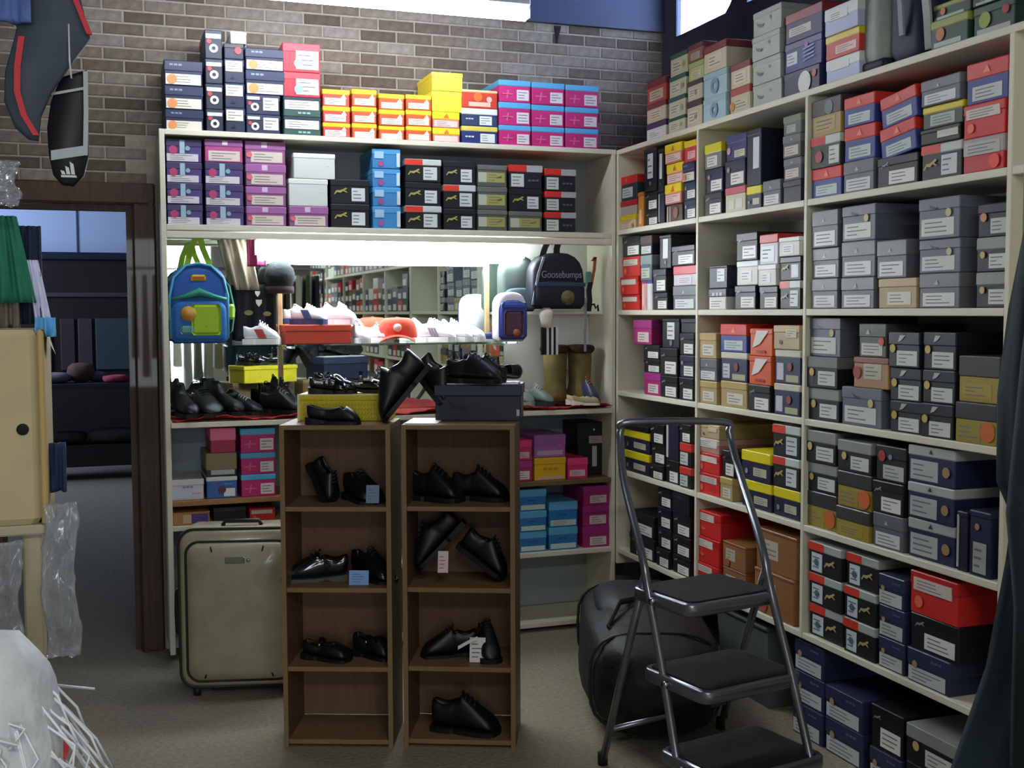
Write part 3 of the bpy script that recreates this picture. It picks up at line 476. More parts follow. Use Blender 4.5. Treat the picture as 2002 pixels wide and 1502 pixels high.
BOXES = [
('atop right shelving',1,'R',[(-0.49,-0.303,2.2515,0.0712,0.02,0.3,'whnavy',0),(-0.49,-0.303,2.3237,0.0818,0.02,0.3,'creamred',0),(-0.49,-0.303,2.4065,0.1003,0.02,0.3,'redcream',0)]),
('atop right shelving',2,'R',[(-0.666,-0.512,2.2515,0.0623,0.02,0.3,'creamgrn',0),(-0.666,-0.512,2.3148,0.0846,0.02,0.3,'creamgrn',0),(-0.666,-0.512,2.4004,0.0871,0.02,0.3,'creamgrn',0),(-0.666,-0.512,2.4885,0.0935,0.02,0.3,'creamgrn',0)]),
('atop right shelving',3,'R',[(-0.806,-0.677,2.2515,0.1057,0.02,0.3,'creambrn',0),(-0.806,-0.677,2.3582,0.0798,0.02,0.3,'creambrn',0),(-0.806,-0.677,2.439,0.0748,0.02,0.3,'limebox',0),(-0.806,-0.677,2.5148,0.0698,0.02,0.3,'brnred',0)]),
('atop right shelving',4,'R',[(-1.001,-0.817,2.2515,0.0911,0.02,0.3,'ltblue',0),(-1.001,-0.817,2.3436,0.0975,0.02,0.3,'ltblue',0),(-1.001,-0.817,2.4421,0.1071,0.02,0.3,'creamred',0)]),
('atop right shelving',5,'R',[(-1.17,-1.023,2.2515,0.0947,0.02,0.3,'creamora',0),(-1.17,-1.023,2.3472,0.0914,0.02,0.3,'creamred',0)]),
('atop right shelving',6,'R',[(-1.373,-1.18,2.2515,0.079,0.02,0.3,'palegry',0),(-1.373,-1.18,2.3315,0.0864,0.02,0.3,'palegry',0),(-1.373,-1.18,2.4189,0.0862,0.02,0.3,'palegry',0),(-1.373,-1.18,2.5061,0.0891,0.02,0.3,'palegry',0)]),
('atop right shelving',7,'R',[(-1.62,-1.399,2.2515,0.0802,0.02,0.3,'navyblob',0),(-1.62,-1.399,2.3327,0.1022,0.02,0.3,'bluelab',0),(-1.62,-1.399,2.4359,0.1019,0.02,0.3,'rednavy',0)]),
('atop right shelving',8,'R',[(-1.833,-1.646,2.2515,0.0769,0.02,0.3,'whblue',0),(-1.833,-1.646,2.3294,0.0761,0.02,0.3,'yelred',0),(-1.833,-1.646,2.4065,0.0883,0.02,0.3,'whblue',0)]),
('atop right shelving',9,'R',[(-2.328,-2.174,2.2515,0.0814,0.02,0.3,'grnora',0),(-2.328,-2.174,2.3339,0.0456,0.02,0.3,'grnora',0)]),
('atop right shelving',10,'R',[(-2.494,-2.34,2.2515,0.0814,0.02,0.3,'grnyel',0),(-2.494,-2.34,2.3339,0.0402,0.02,0.3,'grnora',0)]),
('far bay,top shelf',1,'R',[(-0.188,-0.005,1.8795,0.0645,0.02,0.3,'creamyel',0),(-0.188,-0.005,1.945,0.0658,0.02,0.3,'silred',0),(-0.188,-0.005,2.0118,0.1123,0.02,0.3,'dkred',0)]),
('far bay,top shelf',2,'R',[(-0.256,-0.197,1.8795,0.1565,0.02,0.3,'vora',0)]),
('far bay,top shelf',3,'R',[(-0.399,-0.277,1.8795,0.065,0.02,0.3,'blkw',0),(-0.399,-0.277,1.9455,0.083,0.02,0.3,'blkw',0),(-0.399,-0.277,2.0295,0.1858,0.02,0.3,'vblk',0)]),
('far bay,top shelf',4,'R',[(-0.465,-0.408,1.8795,0.1371,0.02,0.3,'vstripe',0),(-0.465,-0.408,2.0176,0.1847,0.02,0.3,'vblk',0)]),
('far bay,top shelf',5,'R',[(-0.635,-0.482,1.8795,0.0745,0.02,0.3,'vbooks',0),(-0.635,-0.482,1.955,0.0838,0.02,0.3,'yelpink',0),(-0.635,-0.482,2.0398,0.0868,0.02,0.3,'yelpink',0),(-0.635,-0.482,2.1276,0.0804,0.02,0.3,'yelpink',0)]),
('far bay,top shelf',6,'R',[(-0.752,-0.646,1.8795,0.0791,0.02,0.3,'navyw',0),(-0.752,-0.646,1.9596,0.0728,0.02,0.3,'navyw',0),(-0.752,-0.646,2.0334,0.0788,0.02,0.3,'navyora',0),(-0.752,-0.646,2.1132,0.0879,0.02,0.3,'yelred',0)]),
('middle bay,top shelf',1,'R',[(-0.966,-0.83,1.8795,0.0887,0.02,0.3,'blkw',0),(-0.966,-0.83,1.9692,0.0943,0.02,0.3,'navyw',0),(-0.966,-0.83,2.0645,0.097,0.02,0.3,'yelw',0)]),
('middle bay,top shelf',2,'R',[(-1.142,-0.988,1.8795,0.0953,0.02,0.3,'pinkcream',0),(-1.142,-0.988,1.9758,0.1008,0.02,0.3,'navyw',0),(-1.142,-0.988,2.0776,0.0949,0.02,0.3,'navypur',0)]),
('middle bay,top shelf',3,'R',[(-1.253,-1.15,1.8795,0.0839,0.02,0.3,'navyyel',0),(-1.253,-1.15,1.9644,0.2079,0.02,0.3,'vnavy',0)]),
('middle bay,top shelf',4,'R',[(-1.384,-1.263,1.8795,0.092,0.02,0.3,'gryw',0)]),
('middle bay,top shelf',5,'R',[(-1.516,-1.399,1.8795,0.0776,0.02,0.3,'blkplain',0)]),
('middle bay,top shelf',6,'R',[(-1.509,-1.394,1.9581,0.0775,0.02,0.3,'grycream',0),(-1.509,-1.394,2.0366,0.08,0.02,0.3,'grycream',0),(-1.509,-1.394,2.1176,0.0668,0.02,0.3,'grygrn',0)]),
('near bay,top shelf',1,'R',[(-1.745,-1.576,1.8795,0.0981,0.02,0.3,'bluered',0),(-1.745,-1.576,1.9786,0.1042,0.02,0.3,'grnred',0),(-1.745,-1.576,2.0838,0.1231,0.02,0.3,'tanblk',0)]),
('near bay,top shelf',2,'R',[(-1.916,-1.756,1.8795,0.1005,0.02,0.3,'gryw',0),(-1.916,-1.756,1.981,0.1095,0.02,0.3,'bluered',0),(-1.916,-1.756,2.0916,0.094,0.02,0.3,'bluered',0)]),
('near bay,top shelf',3,'R',[(-2.124,-1.933,1.8795,0.0912,0.02,0.3,'blkw',0),(-2.12,-1.953,1.9717,0.0959,0.02,0.3,'bluered',-0.13),(-2.12,-1.953,2.0686,0.0946,0.02,0.3,'bluered',-0.13)]),
('near bay,top shelf',4,'R',[(-2.306,-2.136,1.8795,0.1025,0.02,0.3,'pumar',0),(-2.306,-2.136,1.983,0.0452,0.02,0.3,'blklow',0),(-2.306,-2.136,2.0293,0.0642,0.02,0.3,'yelgry',0),(-2.306,-2.136,2.0944,0.0749,0.02,0.3,'gryw',0)]),
('near bay,top shelf',5,'R',[(-2.481,-2.321,1.8795,0.094,0.02,0.3,'redsil',0),(-2.481,-2.321,1.9745,0.0928,0.02,0.3,'redw',0),(-2.481,-2.321,2.0683,0.1134,0.02,0.3,'bluered',0)]),
('far bay,second shelf',1,'R',[(-0.221,-0.03,1.5055,0.0701,0.02,0.3,'redw',0),(-0.221,-0.03,1.5766,0.0817,0.02,0.3,'redw',0),(-0.221,-0.03,1.6593,0.0919,0.02,0.3,'redw',0),(-0.221,-0.03,1.7522,0.0917,0.02,0.3,'blkw',0)]),
('far bay,second shelf',2,'R',[(-0.29,-0.234,1.5055,0.1319,0.02,0.3,'vpink',0)]),
('far bay,second shelf',3,'R',[(-0.359,-0.302,1.5055,0.1301,0.02,0.3,'vwhite',0),(-0.357,-0.239,1.6366,0.1129,0.02,0.3,'greenlab',0),(-0.357,-0.239,1.7505,0.0859,0.02,0.3,'blkbrn',0)]),
('far bay,second shelf',4,'R',[(-0.503,-0.373,1.5055,0.0756,0.02,0.3,'blkw',0),(-0.503,-0.373,1.5821,0.1014,0.02,0.3,'blkw',0),(-0.534,-0.423,1.6845,0.1438,0.02,0.3,'vblk',0)]),
('far bay,second shelf',5,'R',[(-0.754,-0.545,1.5055,0.1006,0.02,0.3,'gryw',0),(-0.754,-0.545,1.6071,0.0829,0.02,0.3,'pinkred',0),(-0.754,-0.545,1.691,0.0828,0.02,0.3,'blkw',0)]),
('middle bay,second shelf',1,'R',[(-1.012,-0.87,1.5055,0.0825,0.02,0.3,'whblk',0),(-1.012,-0.87,1.589,0.0893,0.02,0.3,'vnavy',0)]),
('middle bay,second shelf',2,'R',[(-1.228,-1.074,1.5055,0.0903,0.02,0.3,'blkw',0),(-1.228,-1.074,1.5968,0.0912,0.02,0.3,'whbox',0),(-1.228,-1.074,1.689,0.105,0.02,0.3,'blkw',0)]),
('middle bay,second shelf',3,'R',[(-1.368,-1.244,1.5055,0.0844,0.02,0.3,'blkw',0),(-1.368,-1.244,1.5909,0.0772,0.02,0.3,'whbox',0),(-1.368,-1.244,1.6691,0.1094,0.02,0.3,'redtop',0)]),
('middle bay,second shelf',4,'R',[(-1.511,-1.378,1.5055,0.0998,0.02,0.3,'pumar',0),(-1.511,-1.378,1.6063,0.085,0.02,0.3,'puma',0),(-1.511,-1.378,1.6924,0.0667,0.02,0.3,'whbox',0)]),
('near bay,second shelf',1,'R',[(-1.739,-1.587,1.5055,0.1017,0.02,0.3,'gryw',0),(-1.739,-1.587,1.6082,0.1015,0.02,0.3,'gryw',0),(-1.739,-1.587,1.7107,0.1236,0.02,0.3,'gryw',0)]),
('near bay,second shelf',2,'R',[(-1.932,-1.756,1.5055,0.1,0.02,0.3,'gryw',0),(-1.932,-1.756,1.6065,0.1151,0.02,0.3,'gryw',0),(-1.932,-1.756,1.7226,0.1136,0.02,0.3,'grybig',0)]),
('near bay,second shelf',3,'R',[(-2.134,-1.948,1.5055,0.0917,0.02,0.3,'tanw',0),(-2.086,-1.939,1.5982,0.1166,0.02,0.3,'gryw',0)]),
('near bay,second shelf',4,'R',[(-2.314,-2.138,1.5055,0.1008,0.02,0.3,'gryw',0),(-2.314,-2.138,1.6073,0.0979,0.02,0.3,'grybig',0),(-2.314,-2.138,1.7062,0.1185,0.02,0.3,'grybig',0)]),
('near bay,second shelf',5,'R',[(-2.501,-2.378,1.5055,0.0971,0.02,0.3,'blksil',0),(-2.501,-2.378,1.6036,0.0943,0.02,0.3,'blksil',0),(-2.501,-2.378,1.6988,0.0915,0.02,0.3,'blkyel',0)]),
('far bay,third shelf',1,'R',[(-0.435,-0.27,1.1265,0.0994,0.02,0.3,'magw',0),(-0.435,-0.27,1.2269,0.06,0.02,0.3,'blkw',0),(-0.435,-0.27,1.2879,0.062,0.02,0.3,'blkw',0),(-0.361,-0.171,1.3509,0.1098,0.02,0.3,'magw',0)]),
('far bay,third shelf',2,'R',[(-0.606,-0.446,1.1265,0.0938,0.02,0.3,'blkw',0),(-0.606,-0.446,1.2213,0.1189,0.02,0.3,'blkw',0),(-0.606,-0.446,1.3413,0.1255,0.02,0.3,'vblk',0)]),
('far bay,third shelf',3,'R',[(-0.748,-0.62,1.1265,0.095,0.02,0.3,'blkw',0),(-0.748,-0.62,1.2225,0.0919,0.02,0.3,'navyw',0),(-0.748,-0.62,1.3155,0.0918,0.02,0.3,'blkw',0),(-0.748,-0.62,1.4082,0.0592,0.02,0.3,'blkplain',0)]),
('middle bay,third shelf',1,'R',[(-0.942,-0.792,1.1265,0.0913,0.02,0.3,'tanw',0),(-0.942,-0.792,1.2188,0.0894,0.02,0.3,'gryw',0),(-0.942,-0.792,1.3092,0.1021,0.02,0.3,'tanw',0)]),
('middle bay,third shelf',2,'R',[(-1.168,-0.966,1.1265,0.0998,0.02,0.3,'tanw',0),(-1.168,-0.966,1.2273,0.1121,0.02,0.3,'navycap',0),(-1.168,-0.966,1.3404,0.1077,0.02,0.3,'bluered',0)]),
('middle bay,third shelf',3,'R',[(-1.339,-1.182,1.1265,0.0978,0.02,0.3,'blkw',0),(-1.339,-1.182,1.2253,0.1058,0.02,0.3,'orange',0),(-1.339,-1.182,1.3322,0.1015,0.02,0.3,'orange',0)]),
('middle bay,third shelf',4,'R',[(-1.516,-1.351,1.1265,0.1116,0.02,0.3,'navycap',0),(-1.516,-1.351,1.2391,0.1216,0.02,0.3,'navycap',0),(-1.516,-1.351,1.3616,0.0858,0.02,0.3,'tanbox',0)]),
('near bay,third shelf',1,'R',[(-1.746,-1.562,1.1265,0.1101,0.02,0.3,'blksil',0),(-1.746,-1.562,1.2376,0.1052,0.02,0.3,'blkgry',0),(-1.746,-1.562,1.3438,0.1307,0.02,0.3,'grybig',0)]),
('near bay,third shelf',2,'R',[(-1.97,-1.758,1.1265,0.1247,0.02,0.3,'grybig',0)]),
('near bay,third shelf',3,'R',[(-2.004,-1.826,1.2522,0.0979,0.02,0.3,'tanred',0),(-1.985,-1.848,1.3511,0.1058,0.02,0.3,'gryred',0)]),
('near bay,third shelf',4,'R',[(-2.155,-2.008,1.1265,0.0957,0.02,0.3,'blkflash',0),(-2.155,-2.008,1.2232,0.1017,0.02,0.3,'blkflash',0),(-2.155,-2.008,1.3259,0.1066,0.02,0.3,'blkflash',0)]),
('near bay,third shelf',5,'R',[(-2.302,-2.162,1.1265,0.0992,0.02,0.3,'blkflash',0),(-2.302,-2.162,1.2267,0.0975,0.02,0.3,'blkflash',0),(-2.302,-2.162,1.3252,0.1096,0.02,0.3,'blkflash',0)]),
('near bay,third shelf',6,'R',[(-2.476,-2.313,1.1265,0.1137,0.02,0.3,'orayel',0),(-2.476,-2.313,1.2412,0.1298,0.02,0.3,'dkyel',0)]),
('far bay,fourth shelf',1,'R',[(-0.33,-0.048,0.7565,0.0965,0.02,0.3,'navyyel',0),(-0.33,-0.048,0.854,0.0969,0.02,0.3,'navyyel',0),(-0.33,-0.048,0.9519,0.027,0.02,0.3,'blkplain',0)]),
('far bay,fourth shelf',2,'R',[(-0.478,-0.343,0.7565,0.0663,0.02,0.3,'blkw',0),(-0.478,-0.343,0.8238,0.0886,0.02,0.3,'blkw',0),(-0.478,-0.343,0.9134,0.0884,0.02,0.3,'blkw',0)]),
('far bay,fourth shelf',3,'R',[(-0.611,-0.49,0.7565,0.1008,0.02,0.3,'blkw',0),(-0.611,-0.49,0.8583,0.1591,0.02,0.3,'vstripe',0)]),
('far bay,fourth shelf',4,'R',[(-0.732,-0.629,0.7565,0.0884,0.02,0.3,'blkred',0),(-0.732,-0.629,0.8459,0.1001,0.02,0.3,'blkred',0),(-0.732,-0.629,0.947,0.0792,0.02,0.3,'blkw',0)]),
('middle bay,fourth shelf',1,'R',[(-0.96,-0.782,0.7565,0.0857,0.02,0.3,'redw',0),(-0.96,-0.782,0.8432,0.0812,0.02,0.3,'redw',0),(-0.96,-0.782,0.9254,0.0599,0.02,0.3,'whred',0),(-0.96,-0.782,0.9863,0.0572,0.02,0.3,'tanbox',0)]),
('middle bay,fourth shelf',2,'R',[(-1.07,-0.973,0.7565,0.0894,0.02,0.3,'tanw',0),(-1.07,-0.973,0.8469,0.1056,0.02,0.3,'blkw',0)]),
('middle bay,fourth shelf',3,'R',[(-1.338,-1.13,0.7565,0.1034,0.02,0.3,'navyyel',0),(-1.338,-1.13,0.8609,0.1115,0.02,0.3,'navyyel',0)]),
('middle bay,fourth shelf',4,'R',[(-1.524,-1.349,0.7565,0.1049,0.02,0.3,'navyyel',0),(-1.524,-1.349,0.8624,0.1119,0.02,0.3,'pumar',0),(-1.524,-1.349,0.9753,0.114,0.02,0.3,'pumar',0)]),
('near bay,fourth shelf',1,'R',[(-1.739,-1.553,0.7565,0.1215,0.02,0.3,'orayel',0),(-1.739,-1.553,0.879,0.0995,0.02,0.3,'blksil',0),(-1.739,-1.553,0.9795,0.1101,0.02,0.3,'blksil',0)]),
('near bay,fourth shelf',2,'R',[(-1.93,-1.747,0.7565,0.0979,0.02,0.3,'dkyel',0),(-1.93,-1.747,0.8554,0.1158,0.02,0.3,'orayel',0),(-1.93,-1.747,0.9722,0.1026,0.02,0.3,'blksil',0)]),
('near bay,fourth shelf',3,'R',[(-2.091,-1.942,0.7565,0.1082,0.02,0.3,'gryw',0),(-2.091,-1.942,0.8657,0.1004,0.02,0.3,'blkw',0),(-2.091,-1.942,0.9671,0.1102,0.02,0.3,'blkdot',0)]),
('near bay,fourth shelf',4,'R',[(-2.312,-2.107,0.7565,0.1181,0.02,0.3,'whcapn',0),(-2.312,-2.107,0.8756,0.1084,0.02,0.3,'whcapn',0),(-2.312,-2.107,0.985,0.1105,0.02,0.3,'whcapn',0)]),
('near bay,fourth shelf',5,'R',[(-2.367,-2.323,0.7565,0.1714,0.02,0.3,'vstripe',0)]),
('near bay,fourth shelf',6,'R',[(-2.463,-2.377,0.7565,0.1836,0.02,0.3,'vnavyw',0)]),
('far bay,fifth shelf',1,'R',[(-0.388,-0.136,0.3765,0.1,0.02,0.3,'blkw',0),(-0.388,-0.136,0.4775,0.104,0.02,0.3,'blkw',0)]),
('far bay,fifth shelf',2,'R',[(-0.539,-0.411,0.3765,0.0801,0.02,0.3,'blkw',0),(-0.539,-0.411,0.4576,0.089,0.02,0.3,'blkw',0),(-0.539,-0.411,0.5476,0.0918,0.02,0.3,'blkw',0),(-0.539,-0.411,0.6404,0.0827,0.02,0.3,'blkw',0)]),
('far bay,fifth shelf',3,'R',[(-0.718,-0.558,0.3765,0.0796,0.02,0.3,'blkw',0),(-0.718,-0.558,0.4571,0.0852,0.02,0.3,'blkw',0),(-0.718,-0.558,0.5432,0.0907,0.02,0.3,'blkw',0),(-0.718,-0.558,0.6349,0.0906,0.02,0.3,'blkplain',0)]),
('middle bay,fifth shelf',1,'R',[(-0.972,-0.775,0.3765,0.0952,0.02,0.3,'redora',0),(-0.972,-0.775,0.4727,0.1062,0.02,0.3,'redora',0),(-0.972,-0.775,0.5799,0.106,0.02,0.3,'redora',0)]),
('middle bay,fifth shelf',2,'R',[(-1.167,-0.989,0.3765,0.1154,0.02,0.3,'carton',0),(-1.167,-0.989,0.4929,0.1006,0.02,0.3,'carton',0)]),
('middle bay,fifth shelf',3,'R',[(-1.506,-1.235,0.3765,0.1629,0.02,0.3,'carton',0),(-1.506,-1.235,0.5404,0.1507,0.02,0.3,'carton',0)]),
('near bay,fifth shelf',1,'R',[(-1.782,-1.589,0.3765,0.1107,0.02,0.3,'pumarl',0),(-1.782,-1.589,0.4882,0.1075,0.02,0.3,'pumarl',0),(-1.782,-1.589,0.5967,0.1087,0.02,0.3,'pumarl',0)]),
('near bay,fifth shelf',2,'R',[(-1.966,-1.798,0.3765,0.1131,0.02,0.3,'pumarl',0),(-1.966,-1.798,0.4906,0.1057,0.02,0.3,'pumarl',0),(-1.966,-1.798,0.5973,0.109,0.02,0.3,'pumarl',0)]),
('near bay,fifth shelf',3,'R',[(-2.105,-1.978,0.3765,0.098,0.02,0.3,'navylab',0),(-2.105,-1.978,0.4755,0.101,0.02,0.3,'navylab',0),(-2.105,-1.978,0.5775,0.0975,0.02,0.3,'navylab',0)]),
('near bay,fifth shelf',4,'R',[(-2.31,-2.121,0.3765,0.1022,0.02,0.3,'navylab',0),(-2.337,-2.128,0.4797,0.1081,0.02,0.3,'blkw',0),(-2.337,-2.128,0.5888,0.1282,0.02,0.3,'redw',0)]),
('near bay,on floor',1,'R',[(-1.68,-1.498,0.0005,0.1125,0.02,0.3,'navylab',0),(-1.68,-1.498,0.114,0.1122,0.02,0.3,'navylab',0),(-1.68,-1.498,0.2273,0.1119,0.02,0.3,'navylab',0)]),
('near bay,on floor',2,'R',[(-1.901,-1.695,0.0005,0.1186,0.02,0.3,'navylab',0),(-1.901,-1.695,0.1201,0.1097,0.02,0.3,'navylab',0)]),
('near bay,on floor',3,'R',[(-2.097,-1.942,0.0005,0.1053,0.02,0.3,'navylab',0),(-2.097,-1.942,0.1068,0.1371,0.02,0.3,'blkw',0)]),
('near bay,on floor',4,'R',[(-2.344,-2.122,0.0005,0.1238,0.02,0.3,'blkw',0),(-2.344,-2.122,0.1253,0.1179,0.02,0.3,'blksil',0)]),
('atop back shelving',1,'B',[(-2.023,-1.869,2.2553,0.0844,0.02,0.3,'navyora',0),(-2.023,-1.869,2.3407,0.096,0.02,0.3,'navyora',0),(-2.023,-1.869,2.4377,0.1016,0.02,0.3,'navyora',0)]),
('atop back shelving',2,'B',[(-1.859,-1.787,2.2553,0.0925,0.02,0.3,'ring',0),(-1.859,-1.787,2.3488,0.1039,0.02,0.3,'ring',0),(-1.859,-1.787,2.4537,0.1008,0.02,0.3,'ring',0),(-1.859,-1.787,2.5555,0.1179,0.02,0.3,'ring',0)]),
('atop back shelving',3,'B',[(-1.781,-1.699,2.2553,0.102,0.02,0.3,'navycream',0),(-1.781,-1.699,2.3583,0.1017,0.02,0.3,'navycream',0),(-1.781,-1.699,2.461,0.0985,0.02,0.3,'navycream',0),(-1.781,-1.699,2.5605,0.0633,0.02,0.3,'navyred',0),(-1.754,-1.687,2.6248,0.0485,0.02,0.3,'whbox',0)]),
('atop back shelving',4,'B',[(-1.695,-1.552,2.2553,0.0795,0.02,0.3,'ring2',0),(-1.695,-1.552,2.3358,0.0823,0.02,0.3,'ring2',0),(-1.695,-1.531,2.4191,0.1006,0.02,0.3,'navyora',0),(-1.695,-1.531,2.5206,0.0914,0.02,0.3,'navyora',0)]),
('atop back shelving',5,'B',[(-1.539,-1.379,2.2553,0.0796,0.02,0.3,'tealw',0),(-1.539,-1.379,2.3359,0.0824,0.02,0.3,'tealw',0),(-1.539,-1.379,2.4193,0.1031,0.02,0.3,'redteal',0),(-1.539,-1.379,2.5234,0.1206,0.02,0.3,'redteal',0)]),
('atop back shelving',6,'B',[(-1.371,-1.252,2.2553,0.0617,0.02,0.3,'yelred2',0),(-1.371,-1.252,2.318,0.0693,0.02,0.3,'yelred2',0),(-1.371,-1.252,2.3883,0.0709,0.02,0.3,'yelred2',0)]),
('atop back shelving',7,'B',[(-1.244,-1.134,2.2553,0.0652,0.02,0.3,'yelora',0),(-1.244,-1.134,2.3215,0.0711,0.02,0.3,'yelora',0),(-1.244,-1.134,2.3936,0.0728,0.02,0.3,'yelora',0)]),
('atop back shelving',8,'B',[(-1.125,-1.01,2.2553,0.0605,0.02,0.3,'yelora',0),(-1.125,-1.01,2.3168,0.0684,0.02,0.3,'yelora',0),(-1.125,-1.01,2.3861,0.0682,0.02,0.3,'yelora',0)]),
('atop back shelving',9,'B',[(-1.004,-0.888,2.2553,0.0641,0.02,0.3,'yelora',0),(-1.004,-0.888,2.3204,0.0694,0.02,0.3,'yelora',0),(-1.004,-0.888,2.3908,0.0661,0.02,0.3,'yelora',0)]),
('atop back shelving',10,'B',[(-0.882,-0.756,2.2553,0.0632,0.02,0.3,'yelpink',0),(-0.882,-0.756,2.3195,0.0696,0.02,0.3,'yelpink',0),(-0.885,-0.741,2.3901,0.0902,0.02,0.3,'yellow',0),(-0.885,-0.741,2.4813,0.0815,0.02,0.3,'yellow',0)]),
('atop back shelving',11,'B',[(-0.748,-0.577,2.2553,0.0783,0.02,0.3,'navyyel2',0),(-0.748,-0.577,2.3346,0.0787,0.02,0.3,'navywh2',0),(-0.748,-0.577,2.4143,0.0807,0.02,0.3,'redora2',0)]),
('atop back shelving',12,'B',[(-0.571,-0.418,2.2553,0.0902,0.02,0.3,'magsky',0),(-0.571,-0.418,2.3465,0.1025,0.02,0.3,'magsky',0),(-0.571,-0.418,2.4501,0.0983,0.02,0.3,'magsky',0)]),
('atop back shelving',13,'B',[(-0.412,-0.252,2.2553,0.0915,0.02,0.3,'magsky',0),(-0.412,-0.252,2.3478,0.0982,0.02,0.3,'magsky',0),(-0.412,-0.252,2.447,0.0997,0.02,0.3,'magsky',0)]),
('atop back shelving',14,'B',[(-0.246,-0.08,2.2553,0.0935,0.02,0.3,'magsky',0),(-0.246,-0.08,2.3498,0.0944,0.02,0.3,'magsky',0),(-0.246,-0.08,2.4452,0.1,0.02,0.3,'magsky',0)]),
('back shelving,upper shelf',1,'B',[(-2.022,-1.879,1.8672,0.0842,0.02,0.3,'purple',0),(-2.022,-1.879,1.9524,0.0871,0.02,0.3,'purple',0),(-2.022,-1.879,2.0405,0.0839,0.02,0.3,'purple',0),(-2.022,-1.879,2.1254,0.094,0.02,0.3,'purple',0)]),
('back shelving,upper shelf',2,'B',[(-1.868,-1.711,1.8672,0.0814,0.02,0.3,'purple',0),(-1.868,-1.711,1.9496,0.0891,0.02,0.3,'purple',0),(-1.868,-1.711,2.0397,0.0889,0.02,0.3,'purple',0),(-1.868,-1.711,2.1296,0.0947,0.02,0.3,'pinkpur',0)]),
('back shelving,upper shelf',3,'B',[(-1.702,-1.532,1.8672,0.0835,0.02,0.3,'mauve',0),(-1.702,-1.532,1.9517,0.0834,0.02,0.3,'mauve',0),(-1.702,-1.532,2.0361,0.0922,0.02,0.3,'mauve',0),(-1.702,-1.532,2.1293,0.095,0.02,0.3,'mauve',0)]),
('back shelving,upper shelf',4,'B',[(-1.522,-1.353,1.8672,0.0884,0.02,0.3,'mauve',0),(-1.522,-1.353,1.9566,0.1159,0.02,0.3,'whlid',0),(-1.501,-1.32,2.0735,0.1083,0.02,0.3,'whlid',0)]),
('back shelving,upper shelf',5,'B',[(-1.343,-1.17,1.8672,0.1031,0.02,0.3,'puma',0),(-1.343,-1.17,1.9713,0.1049,0.02,0.3,'puma',0)]),
('back shelving,upper shelf',6,'B',[(-1.158,-1.031,1.8672,0.0964,0.02,0.3,'bluebox',0),(-1.158,-1.031,1.9646,0.0829,0.02,0.3,'bluebox',0),(-1.158,-1.031,2.0485,0.0799,0.02,0.3,'bluebox',0),(-1.158,-1.031,2.1294,0.0855,0.02,0.3,'bluebox',0)]),
('back shelving,upper shelf',7,'B',[(-1.01,-0.844,1.8672,0.1037,0.02,0.3,'pumar',0),(-1.01,-0.844,1.9719,0.1034,0.02,0.3,'puma',0),(-1.01,-0.844,2.0763,0.1003,0.02,0.3,'pumar',0)]),
('back shelving,upper shelf',8,'B',[(-0.835,-0.683,1.8672,0.095,0.02,0.3,'puma',0),(-0.835,-0.683,1.9632,0.1059,0.02,0.3,'pumar',0),(-0.835,-0.683,2.0701,0.1045,0.02,0.3,'puma',0)]),
('back shelving,upper shelf',9,'B',[(-0.674,-0.532,1.8672,0.0943,0.02,0.3,'khaki',0),(-0.674,-0.532,1.9625,0.103,0.02,0.3,'khaki',0),(-0.674,-0.532,2.0665,0.0968,0.02,0.3,'khaki',0)]),
('back shelving,upper shelf',10,'B',[(-0.523,-0.362,1.8672,0.0914,0.02,0.3,'khaki',0),(-0.523,-0.362,1.9596,0.1015,0.02,0.3,'puma',0),(-0.523,-0.362,2.0621,0.1073,0.02,0.3,'redl',0)]),
('back shelving,upper shelf',11,'B',[(-0.349,-0.194,1.8672,0.0926,0.02,0.3,'redl',0),(-0.349,-0.194,1.9608,0.0937,0.02,0.3,'redl',0),(-0.349,-0.194,2.0555,0.1026,0.02,0.3,'redl',0)]),
('back shelving,under counter at left',1,'B',[(-2.031,-1.897,0.7115,0.0877,0.02,0.3,'pastel',0)]),
('back shelving,under counter at left',2,'B',[(-1.888,-1.759,0.7115,0.0921,0.02,0.3,'bluewh',0),(-1.888,-1.759,0.8046,0.1008,0.02,0.3,'blktan',0),(-1.869,-1.762,0.9064,0.1051,0.02,0.3,'pinkbox',0)]),
('back shelving,under counter at left',3,'B',[(-1.744,-1.596,0.7115,0.0951,0.02,0.3,'magsky',0),(-1.744,-1.596,0.8076,0.0923,0.02,0.3,'magsky',0),(-1.744,-1.596,0.9009,0.1034,0.02,0.3,'magsky',0)]),
('low white shelf at left',1,'B',[(-2.028,-1.875,0.6055,0.054,0.02,0.3,'orapur',0)]),
('low white shelf at left',2,'B',[(-1.863,-1.723,0.6055,0.066,0.02,0.3,'blkplain',0)]),
('low white shelf at left',3,'B',[(-1.712,-1.6,0.6055,0.0536,0.02,0.3,'redw',0)]),
('back shelving,under counter at right',1,'B',[(-0.511,-0.414,0.7115,0.0966,0.02,0.3,'magw',0),(-0.511,-0.414,0.8091,0.0964,0.02,0.3,'pinkw',0)]),
('back shelving,under counter at right',2,'B',[(-0.404,-0.246,0.7115,0.1062,0.02,0.3,'yelbox',0),(-0.404,-0.246,0.8187,0.1059,0.02,0.3,'purpbox',0)]),
('back shelving,under counter at right',3,'B',[(-0.237,-0.133,0.7115,0.098,0.02,0.3,'pinkw',0)]),
('back shelving,under counter at right',4,'B',[(-0.152,-0.017,0.7115,0.2559,0.11,0.2,'blkbig',0)]),
('back shelving,low shelf at right',1,'B',[(-0.479,-0.343,0.3774,0.0951,0.02,0.3,'skyblue',0),(-0.479,-0.343,0.4735,0.0961,0.02,0.3,'skyblue',0),(-0.479,-0.343,0.5706,0.1005,0.02,0.3,'skyblue',0)]),
